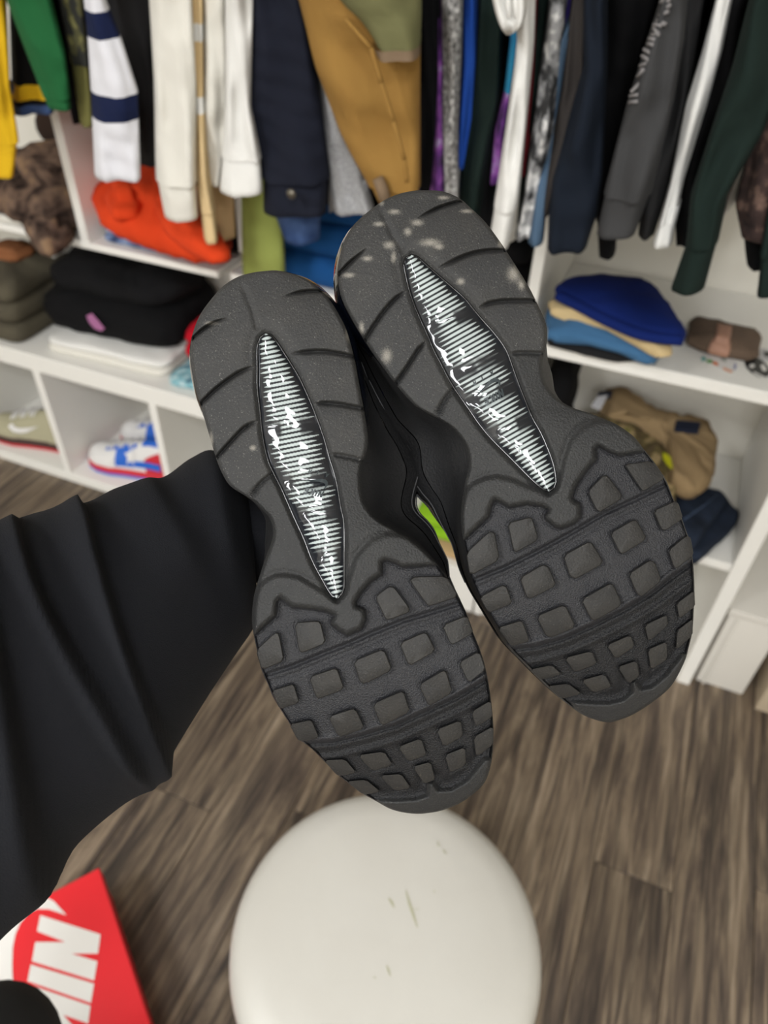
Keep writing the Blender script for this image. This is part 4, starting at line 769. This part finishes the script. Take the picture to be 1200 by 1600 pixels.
def folded(name, label, cat, mats, rect, z0, h, rot=0, noise=.004, dome=.2, seed=1, layers=2, group='folded clothes on the shelves'):
    t = empty(name, ((rect[0]+rect[1])/2, (rect[2]+rect[3])/2, z0), label, cat, group); mats = mats if isinstance(mats, (list, tuple)) else [mats]*layers
    n = len(mats); hh = h/n
    for k, m_ in enumerate(mats):
        i = .004*k
        pillow('fold', rrect(rect[0]+i, rect[1]-i*.5, rect[2]+i, rect[3]-i, .03, rot+k*1.2), z0+k*hh, hh*.97, m_, t, dome if k == n-1 else 0, noise if k == n-1 else noise*.3, seed+k, edge=min(.02, hh*.7))
    return t
def px_outline(pts, z): return np.array([atz(x, y, z)[:2] for x, y in pts])

ORANGE = col('orange_fleece', '#d8431c', var=(12, '#c43712', .6)); TIEDYE = M('blue_tie_dye_denim', '#5a6f95', .9, bump=(600, .5), patt=(30, ['#1f2f55', '#6b7fa5', '#aab4c8'])); FUR = M('brown_plaid_pile', '#5c4a40', .95, bump=(160, 1.0), patt=(26, ['#241c19', '#4e3f37', '#6e5a4d', '#8a7058']), spec=.1)
Z1 = .812; Z2 = .450
folded('tie_dye_jeans', 'blue tie-dye denim folded under the orange hoodie', 'jeans', [TIEDYE, TIEDYE], (-1.235, -.95, 1.305, 1.6), Z1, .034, seed=3)
t = empty('orange_hoodie', (-1.07, 1.44, Z1+.036), 'bright orange hoodie crumpled on the shelf under the white shirts', 'hoodie', 'folded clothes on the shelves')
pillow('body', px_outline([(140,312),(150,290),(190,262),(240,248),(300,262),(345,310),(366,365),(352,392),(318,396),(270,386),(230,372),(190,358),(158,342)], Z1+.075), Z1+.036, .075, ORANGE, t, .55, .014, 5, 90, .05)
pillow('sleeve', px_outline([(230,300),(262,290),(300,320),(345,362),(358,386),(330,392),(290,372),(250,340)], Z1+.13), Z1+.095, .04, ORANGE, t, .4, .008, 9, 48, .03)
pillow('hood', px_outline([(160,300),(190,275),(230,268),(240,300),(210,325),(172,325)], Z1+.125), Z1+.09, .04, ORANGE, t, .5, .008, 4, 48, .03)
t = empty('black_red_cap', (-.93, 1.42, Z1), 'black cap with a red patch at the end of the upper left shelf', 'cap', 'folded clothes on the shelves')
pillow('crown', rrect(-.985, -.885, 1.37, 1.5, .05), Z1, .05, INK, t, .6, .003, 2, 40, .03); box('patch', (-.965, 1.366, Z1+.022), (-.935, 1.372, Z1+.046), col('red_orange_felt', '#b8341f'), t, .001)
folded('grey_cloth_pile', 'stack of striped grey and tan tees left of the brown pile', 'tees', [CREAM, CHAR, TAN, CHAR, col('brown_wool_shade', '#33261f')], (-1.70, -1.44, 1.29, 1.58), Z1, .085, seed=4)  # top fold coloured dark brown for the shade under the hanging clothes
t = empty('brown_sweater', (-1.36, 1.4, Z1), 'brown plush sweater slumped over the shelf edge at the left', 'sweater', 'folded clothes on the shelves')
pillow('body', rrect(-1.50, -1.282, 1.262, 1.60, .06, -4), Z1+.002, .10, FUR, t, .7, .018, 6, 80, .05)
pillow('hanging_fold', px_outline([(30,330),(60,318),(100,330),(118,352),(100,378),(72,388),(45,372)], Z1+.02), Z1-.012, .05, FUR, t, .5, .012, 8, 48, .03)
folded('dark_brown_coat', 'dark brown coat folded at the back behind the brown plush sweater, also standing in for shaded wall', 'coat', [col('brown_wool_shade', '#33261f')]*3, (-1.66, -1.30, 1.60, 1.68), Z1, .25, seed=12)  # stack rises past the brown items to stand in for shaded wall
# lower-left shelf
t = empty('black_hoodie_folded', (-1.33, 1.5, Z2+.03), 'thick black folded hoodie with a pink print on the lower left shelf', 'hoodie', 'folded clothes on the shelves')
pillow('fold', rrect(-1.58, -1.145, 1.365, 1.66, .07, 3), Z2+.042, .10, INK, t, .15, .010, 3, 80, .04); pillow('top_fold', rrect(-1.56, -1.16, 1.40, 1.66, .08, 2), Z2+.14, .075, BLACK, t, .3, .012, 7, 80, .05)
q = [aty(x, y, 1.362) for x, y in ((137,492),(146,488),(158,502),(166,512),(160,516),(150,512),(142,503))]
mesh('chest_print', [p+np.array([0, -.006, 0]) for p in q], [tuple(range(len(q)))], M('pink_print', '#a0648f', .8), t, False)
folded('white_tees', 'white and cream tees folded under the black hoodie', 'tees', [CREAM, WHITEC], (-1.535, -1.15, 1.325, 1.62), Z2, .042, rot=2, seed=5)
folded('olive_trousers', 'grey-olive trousers folded left of the black hoodie', 'trousers', [col('grey_olive_cotton', '#4b463b', var=(15, '#5b5546', .8))]*3, (-1.86, -1.60, 1.30, 1.6), Z2, .17, seed=6, noise=.008)
folded('brown_belt_pouch', 'small tan brown pouch lying on the olive trousers', 'pouch', [col('tan_leather', '#8b5a3a')], (-1.78, -1.66, 1.42, 1.52), Z2+.174, .03, seed=2, layers=1)
folded('red_shirt', 'bright red shirt edge beside the black hoodie', 'shirt', [col('bright_red_cotton', '#b30d22')]*2, (-1.135, -.99, 1.40, 1.62), Z2+.028, .09, seed=2)
folded('teal_print_tee', 'teal and blue patterned tee under the red shirt', 'tee', [M('teal_pattern', '#7fa9b4', .9, bump=(300, .3), patt=(40, ['#1f4560', '#7fb0ba', '#cfdcdc']))], (-1.13, -.97, 1.31, 1.62), Z2, .027, seed=3, layers=1)
# middle bay
folded('blue_sweater', 'blue knitted sweater piled on the middle shelf between the sneakers', 'sweater', [col('blue_knit', '#164a82', wave=('Z', 120, .6))]*3, (-.80, -.56, 1.30, 1.6), Z1, .20, seed=7, noise=.008)
folded('dark_knitwear', 'black knitwear stacked on the middle shelf', 'knitwear', [INK]*3, (-.545, -.25, 1.33, 1.62), Z1, .16, seed=8)
folded('dark_jeans', 'dark jeans folded on the low middle shelf', 'jeans', [INK, NAVYD, INK], (-.84, -.52, 1.32, 1.62), .458, .16, seed=9)
folded('maroon_sweater', 'maroon sweater folded on the low middle shelf', 'sweater', [MAROON, INK, MAROON], (-.5, -.26, 1.34, 1.62), .458, .2, seed=10)
folded('lime_shirt', 'lime green shirt seen through the gap between the sneakers', 'shirt', [col('lime_cotton', '#86b324')]*2, (-.44, -.26, 1.33, 1.6), .175, .07, seed=2)
folded('tan_shirt', 'tan shirt under the lime green one', 'shirt', [BEIGE], (-.45, -.255, 1.30, 1.6), .15, .024, seed=2, layers=1)
# right shelf: beanies, pouch, stickers
def beanie(name, label, mat, outline, z0, h, cuffpts, group='beanies stacked on the right shelf'):
    o = px_outline(outline, z0+h*.6); t = empty(name, (*o.mean(0), z0), label, 'beanie', group)
    pillow('crown', o, z0, h, mat, t, .3, .003, 3, 64, .018)
    tube('cuff_roll', catmull([atz(x, y, z0+h*.5) for x, y in cuffpts], 4), h*.36, mat, t, 12)
    return t
KBLU = M('blue_fleece_knit', '#10225f', .9, bump=(300, .4), spec=.15); KCRM = M('cream_knit', '#c9b183', .95, bump=(260, .6)); KLBL = M('light_blue_knit', '#41709a', .95, wave=('DIAGONAL', 160, .9), bump=(200, .6)); KBLK = M('black_knit', '#0b0c0f', .95, bump=(260, .6))
beanie('black_beanie', 'black beanie at the bottom of the stack', KBLK, [(856,530),(862,505),(900,490),(960,505),(1004,530),(1000,556),(970,560),(910,548)], Z1, .024, [(858,533),(905,545),(960,558),(996,556)])
beanie('light_blue_beanie', 'light blue knitted beanie second from the bottom of the stack', KLBL, [(852,500),(856,478),(900,468),(980,490),(1034,530),(1036,554),(1020,562),(980,544),(920,528),(862,524)], Z1+.026, .032, [(856,520),(920,528),(985,546),(1026,560)])
beanie('cream_beanie', 'cream beanie under the royal blue one', KCRM, [(857,472),(872,462),(940,478),(1010,505),(1050,538),(1048,552),(1035,556),(1005,538),(950,508),(900,494),(862,488)], Z1+.060, .020, [(862,486),(910,495),(960,512),(1010,540),(1040,552)])
beanie('royal_blue_beanie', 'royal blue fleece beanie on top of the stack', KBLU, [(869,446),(885,436),(940,431),(1000,435),(1030,456),(1052,486),(1072,520),(1071,530),(1050,530),(1000,515),(945,495),(895,470),(872,456)], Z1+.082, .026, [(872,462),(900,476),(950,502),(1005,524),(1066,532)])
POUCH = M('brown_corduroy', '#5b4a3c', .9, bump=(200, .5), wave=('X', 60, .3))
t = empty('brown_scarf', (.135, 1.47, Z1), 'brown rolled scarf with a tan paper band on the right shelf', 'scarf')
pillow('roll', px_outline([(1078,520),(1080,492),(1088,486),(1110,492),(1150,502),(1188,508),(1194,516),(1190,542),(1180,548),(1140,540),(1100,530)], Z1+.03), Z1, .028, POUCH, t, .12, .004, 3, 64, .015)
pillow('paper_band', px_outline([(1116,498),(1150,504),(1146,534),(1144,541),(1111,533),(1112,525)], Z1+.034), Z1+.003, .0275, M('tan_paper', '#9b7460', .7, bump=(60, .1)), t, .25, .001, 3, 40, .015)
def sticker(name, label, outline, mat, z=Z1, hh=.0012):
    o = px_outline(outline, z+hh); v = np.r_[np.c_[o, np.full(len(o), z+.0003)], np.c_[o, np.full(len(o), z+hh)]]; n = len(o)
    return tag(mesh(name, v, [tuple(range(n))[::-1], tuple(range(n, 2*n))]+[(i, (i+1) % n, n+(i+1) % n, n+i) for i in range(n)], mat, None, False), label, 'sticker', 'stickers on the right shelf')
SW = M('sticker_white', '#dcdad6', .4); SK = M('sticker_black', '#1a1b1c', .4)
def mark(parent, outline, m_, z=Z1+.0016):
    o = px_outline(outline, z); mesh('print_patch', np.c_[o, np.full(len(o), z)], [tuple(range(len(o)))], m_, parent, False)
s1 = sticker('collage_sticker', 'square collage sticker with red, green and orange corners', [(1094,560),(1116,534),(1124,533),(1154,548),(1146,582),(1140,584)], SW)
cR, cG, cO, cB = M('sticker_red', '#c03a30', .4), M('sticker_green', '#4f9a45', .4), M('sticker_orange', '#d9702e', .4), M('sticker_blue', '#3f78b8', .4)
for o, m_ in (([(1108,546),(1116,540),(1120,546),(1112,552)], cR), ([(1116,541),(1122,538),(1124,543),(1120,545)], SK), ([(1095,560),(1100,556),(1104,562),(1098,565)], M('sticker_teal', '#6aa79f', .4)), ([(1102,562),(1112,562),(1115,567),(1106,567)], cG), ([(1113,564),(1122,567),(1122,572),(1114,569)], cO), ([(1130,573),(1146,580),(1142,583),(1130,578)], M('sticker_peach', '#e0a98a', .4)), ([(1128,548),(1138,552),(1134,566),(1126,562)], M('sticker_grey', '#9aa39b', .4)), ([(1146,572),(1150,566),(1151,574),(1147,579)], M('sticker_lilac', '#8f90b0', .4))): mark(s1, o, m_)
s2 = sticker('blue_sticker', 'blue sticker half under the brown scarf', [(1124,540),(1136,533),(1170,546),(1168,558),(1152,556),(1130,547)], cB, Z1+.0014)
s3 = sticker('oval_sticker', 'black and white oval sticker near the shelf edge', [(1183.5+20*math.cos(w)+20*.0, 573+14*math.sin(w)+8*math.cos(w)) for w in np.linspace(0, 2*np.pi, 28, endpoint=False)], SK)
for o in ([(1170,571),(1177,568),(1180,572),(1174,576)], [(1188,572),(1192,568),(1196,573),(1199,579),(1192,580)], [(1177,580),(1198,590),(1199,593),(1178,584)]): mark(s3, o, SW)
s4 = sticker('round_sticker', 'small grey and white sticker beside the end of the brown scarf', [(1182,552),(1190,544),(1200,546),(1215,556),(1206,566),(1192,562)], M('sticker_silver', '#b9b8ba', .35), Z1+.0002)
mark(s4, [(1192,550),(1202,549),(1206,556),(1196,558)], SK)
# right lower shelf
Z3 = .404
CAMOS = M('shorts_camo', '#7a6a4a', .9, bump=(300, .3), patt=(24, ['#4a3d25', '#5e522f', '#8d7a55', '#9f8a62', '#6f6a35'])); KHAKI = col('khaki_cotton', '#8d7758', var=(10, '#7f6a4c', .6))
folded('black_trousers', 'black trousers standing folded at the left of the right unit', 'trousers', [INK, BLACK, INK], (-.205, -.125, 1.42, 1.66), Z3, .25, seed=4)
t = empty('dark_jeans_folded', (.16, 1.43, Z3), 'dark blue jeans folded in the right unit', 'jeans', 'folded clothes on the shelves')
JN = col('indigo_denim', '#19202c', bump=(900, .7), var=(40, '#252f40', .8))
pillow('fold', px_outline([(1020,850),(1010,790),(1060,765),(1130,768),(1142,784),(1156,800),(1152,815),(1132,836),(1104,862),(1092,872),(1060,868)], Z3+.03), Z3, .036, JN, t, .1, .004, 4, 64, .012); pillow('fold', px_outline([(1020,835),(1010,780),(1060,758),(1128,764),(1138,780),(1110,818),(1090,848),(1050,850)], Z3+.062), Z3+.037, .03, JN, t, .15, .004, 6, 64, .012)
tube('seam', [atz(1068, 812, Z3+.071), atz(1100, 790, Z3+.0715), atz(1122, 772, Z3+.071)], .0016, col('denim_thread', '#3f4c61'), t, 6)
t = empty('camouflage_shorts', (.0, 1.55, Z3+.07), 'camouflage shorts crumpled with the khaki ones', 'shorts', 'folded clothes on the shelves')
pillow('fold', px_outline([(920,640),(960,640),(1010,655),(1040,690),(1052,730),(1062,770),(1040,790),(980,800),(900,760),(890,690)], Z3+.12), Z3+.07, .05, CAMOS, t, .3, .018, 4, 80, .025)
for o, m_ in (([(1036,706),(1046,712),(1053,724),(1050,734),(1042,726),(1036,716)], col('neon_yellow', '#b9b81f')),): mesh('neon_print', [atz(x, y, Z3+.142) for x, y in o], [tuple(range(len(o)))], m_, t, False)
t = empty('khaki_shorts', (.1, 1.56, Z3+.07), 'khaki shorts with dark waistband tags in the right unit', 'shorts', 'folded clothes on the shelves')
pillow('fold', px_outline([(930,622),(958,610),(985,628),(1030,650),(1060,655),(1110,660),(1120,690),(1116,740),(1112,764),(1080,770),(1050,755),(1040,700),(1000,668),(940,650)], Z3+.125), Z3+.095, .05, KHAKI, t, .2, .016, 7, 96, .02)
for a4 in ([(1057,656),(1095,660),(1092,673),(1055,669)], [(936,612),(958,610),(955,618),(934,618)]):
    lo_ = np.array([atz(x, y, Z3+.170) for x, y in a4]); lo2 = lo_-[0, 0, .010]; mesh('waistband_tag', np.r_[lo2, lo_], [(0, 1, 2, 3), (4, 5, 6, 7), (0, 1, 5, 4), (1, 2, 6, 5), (2, 3, 7, 6), (3, 0, 4, 7)], col('navy_tag', '#1b2030'), t, False)
a4 = [(934,619),(950,617),(938,640),(924,634)]; lo_ = np.array([atz(x, y, Z3+.171) for x, y in a4]); mesh('price_label', np.r_[lo_-[0, 0, .002], lo_], [(0, 1, 2, 3), (4, 5, 6, 7), (0, 1, 5, 4), (1, 2, 6, 5), (2, 3, 7, 6), (3, 0, 4, 7)], M('label_paper', '#c6c6cb', .6), t, False)
# boxes right of the unit
t = empty('white_storage_box', (.40, 1.45, 0), 'white lidded storage box standing beside the right unit', 'box')
WB = M('white_plastic', '#d8d4cc', .45, bump=(50, .05))
box('box_body', (.336, 1.305, 0), (.446, 1.66, .25), WB, t, .004); box('lid', (.330, 1.298, .25), (.452, 1.665, .272), WB, t, .004); box('corner_rib', (.352, 1.300, .0), (.358, 1.306, .25), WB, t, .001)
t = empty('cardboard_box', (.63, 1.35, 0), 'beige cardboard box at the right edge of the floor', 'box')
CB = M('beige_card', '#b5a58e', .8, bump=(60, .1)); box('box_body', (.475, 1.275, 0), (.595, 1.6, .14), CB, t, .003); box('lid_flap', (.471, 1.271, .14), (.599, 1.604, .152), CB, t, .002)

# ------------------------------------------------------------------ sneakers standing in the cubbies
def cubby_sneaker(name, label, pos, ang, c_up, c_toe, c_over, c_mid, c_out, c_sw, c_lace, scale=1.0, mirror=1, star=None, group='sneakers in the cubbies', c_heel=None, c_mud=None):
    t = empty(name, pos, label, 'sneaker', group); ca, sa = math.cos(math.radians(ang)), math.sin(math.radians(ang)); L0 = .29*scale
    def W(p): p = np.asarray(p, float)*scale*np.array([1, mirror, 1]); return np.stack([pos[0]+p[..., 0]*ca-p[..., 1]*sa, pos[1]+p[..., 0]*sa+p[..., 1]*ca, pos[2]+p[..., 2]], -1)
    tx = [0, .03, .1, .3, .5, .7, .85, .95, .99, 1]; wd = lambda s: np.interp(s, tx, [.012, .030, .038, .037, .042, .05, .047, .034, .018, .006])
    ht = lambda s: np.interp(s, [0, .06, .2, .3, .45, .6, .75, .9, .97, 1], [.07, .098, .10, .092, .082, .066, .05, .042, .03, .015])
    out = np.array([(s*.29, wd(s)) for s in np.linspace(0, 1, 40)]+[(s*.29, -wd(s)) for s in np.linspace(1, 0, 40)[1:-1]])
    rg = lambda k, z: W(np.c_[.145+(out[:, 0]-.145)*k, out[:, 1]*(k+.04), np.full(len(out), z)])
    loft('outsole', [rg(1.02, .0), rg(1.035, .004), rg(1.035, .010)], c_out, t, True, True); loft('midsole', [rg(1.03, .010), rg(1.04, .018), rg(1.02, .031)], c_mid, t, False, True)
    def surf(s, ph, off=0):
        w, h = wd(s)+off, ht(s)+off; return np.stack([s*.29, w*np.cos(ph)*(1-.25*np.sin(ph)**2), .029+h*np.sin(ph)**.75], -1)
    def strip(pn, s0, s1, p0, p1, m_, off, ns=14, npz=12, cut=None):
        S_, P_ = np.meshgrid(np.linspace(s0, s1, ns), np.linspace(0, 1, npz), indexing='ij'); a_ = p0(S_) if callable(p0) else p0; b_ = p1(S_) if callable(p1) else p1
        return mesh(pn, W(surf(S_, a_+(b_-a_)*P_, off)).reshape(-1, 3), grid_faces(ns, npz), m_, t)
    strip('upper', .0, 1.0, 0.0, np.pi, c_up, 0, 40, 24)
    strip('toe_cap', .78, 1.0, .0, np.pi, c_toe, .0012, 12, 20)
    strip('mudguard', .62, .995, .0, lambda s: .55-.35*(s-.62)*0, c_mud or c_over, .0022); strip('mudguard', .62, .995, lambda s: np.pi-.55+0*s, np.pi, c_mud or c_over, .0022)
    strip('heel_counter', .0, .26, .0, lambda s: 1.0-2.2*s, c_heel or c_over, .0018); strip('heel_counter', .0, .26, lambda s: np.pi-1.0+2.2*s, np.pi, c_heel or c_over, .0018)
    strip('collar', .02, .3, lambda s: 1.05+0*s, lambda s: np.pi-1.05+0*s, c_over, .003, 10, 10)
    strip('eyestay', .36, .74, lambda s: .95+0*s, lambda s: 1.25+0*s, c_over, .0025); strip('eyestay', .36, .74, lambda s: np.pi-1.25+0*s, lambda s: np.pi-.95+0*s, c_over, .0025)
    for k in range(6):
        s_ = .40+.06*k; ph = np.linspace(1.0, np.pi-1.0, 9); tube('lace', W(surf(np.full(9, s_)+.012*np.linspace(-1, 1, 9)*(1 if k % 2 else -1), ph, .0055)), .0034*scale, c_lace, t, 6)
    for sd in (0, 1):
        px_ = [(.30,.55),(.36,.28),(.44,.22),(.52,.26),(.66,.5),(.54,.42),(.44,.42),(.38,.5),(.335,.72)] if not star else [(.42+.075*math.sin(k*math.pi/5)*(1 if k % 2 == 0 else .45), .52+.42*math.cos(k*math.pi/5)*(1 if k % 2 == 0 else .45)) for k in range(10)]
        px_ = np.array(px_); px_ = np.c_[1-px_[:, 0] if not star else px_[:, 0], px_[:, 1]]; ph = px_[:, 1]*1.05 if sd == 0 else np.pi-px_[:, 1]*1.05
        mesh('side_star' if star else 'side_swoosh', W(surf(px_[:, 0], ph, .004)), [tuple(range(len(px_)))], star or c_sw, t, False)
        if star: strip('side_stripe', .08, .40, (lambda s: .12+0*s) if sd == 0 else (lambda s: np.pi-.34+0*s), (lambda s: .34+0*s) if sd == 0 else (lambda s: np.pi-.12+0*s), c_sw, .003)
        if star: strip('side_overlay', .40, .60, (lambda s: .1+0*s) if sd == 0 else (lambda s: np.pi-.95+0*s), (lambda s: .95+0*s) if sd == 0 else (lambda s: np.pi-.1+0*s), c_over, .0026)
    return t
SWH = M('sneaker_white_leather', '#dcdad8', .5, bump=(300, .15)); SBL = M('sneaker_blue_leather', '#1d5fc2', .5, bump=(300, .15)); SRD = M('sneaker_red_rubber', '#bf1a2c', .55, bump=(200, .1)); SOL = M('sneaker_olive_mesh', '#a7a287', .85, bump=(400, .5)); SGM = M('sneaker_brown_gum', '#3a221c', .6, bump=(200, .1)); SCR2 = M('sneaker_sail', '#d6cfb4', .6, bump=(200, .1))
cubby_sneaker('white_blue_sneaker', 'white sneaker with blue star panel and red midsole, front one in the cubby', np.array([-1.235, 1.40, .034]), 186, SWH, SWH, SBL, SRD, SBL, SBL, SWH, 1.0, 1, star=SWH, c_heel=SRD, c_mud=SWH)
cubby_sneaker('white_blue_sneaker', 'white and blue sneaker with red midsole, rear one against the cubby back', np.array([-1.22, 1.53, .034]), 184, SWH, SWH, SBL, SRD, SBL, SBL, SWH, 1.0, -1, star=SWH, c_heel=SRD, c_mud=SWH)
cubby_sneaker('olive_sneaker', 'olive cream sneaker with white swoosh in the left cubby', np.array([-1.60, 1.40, .034]), 187, SOL, SOL, SOL, SGM, SRD, SWH, SWH, 1.05, 1)
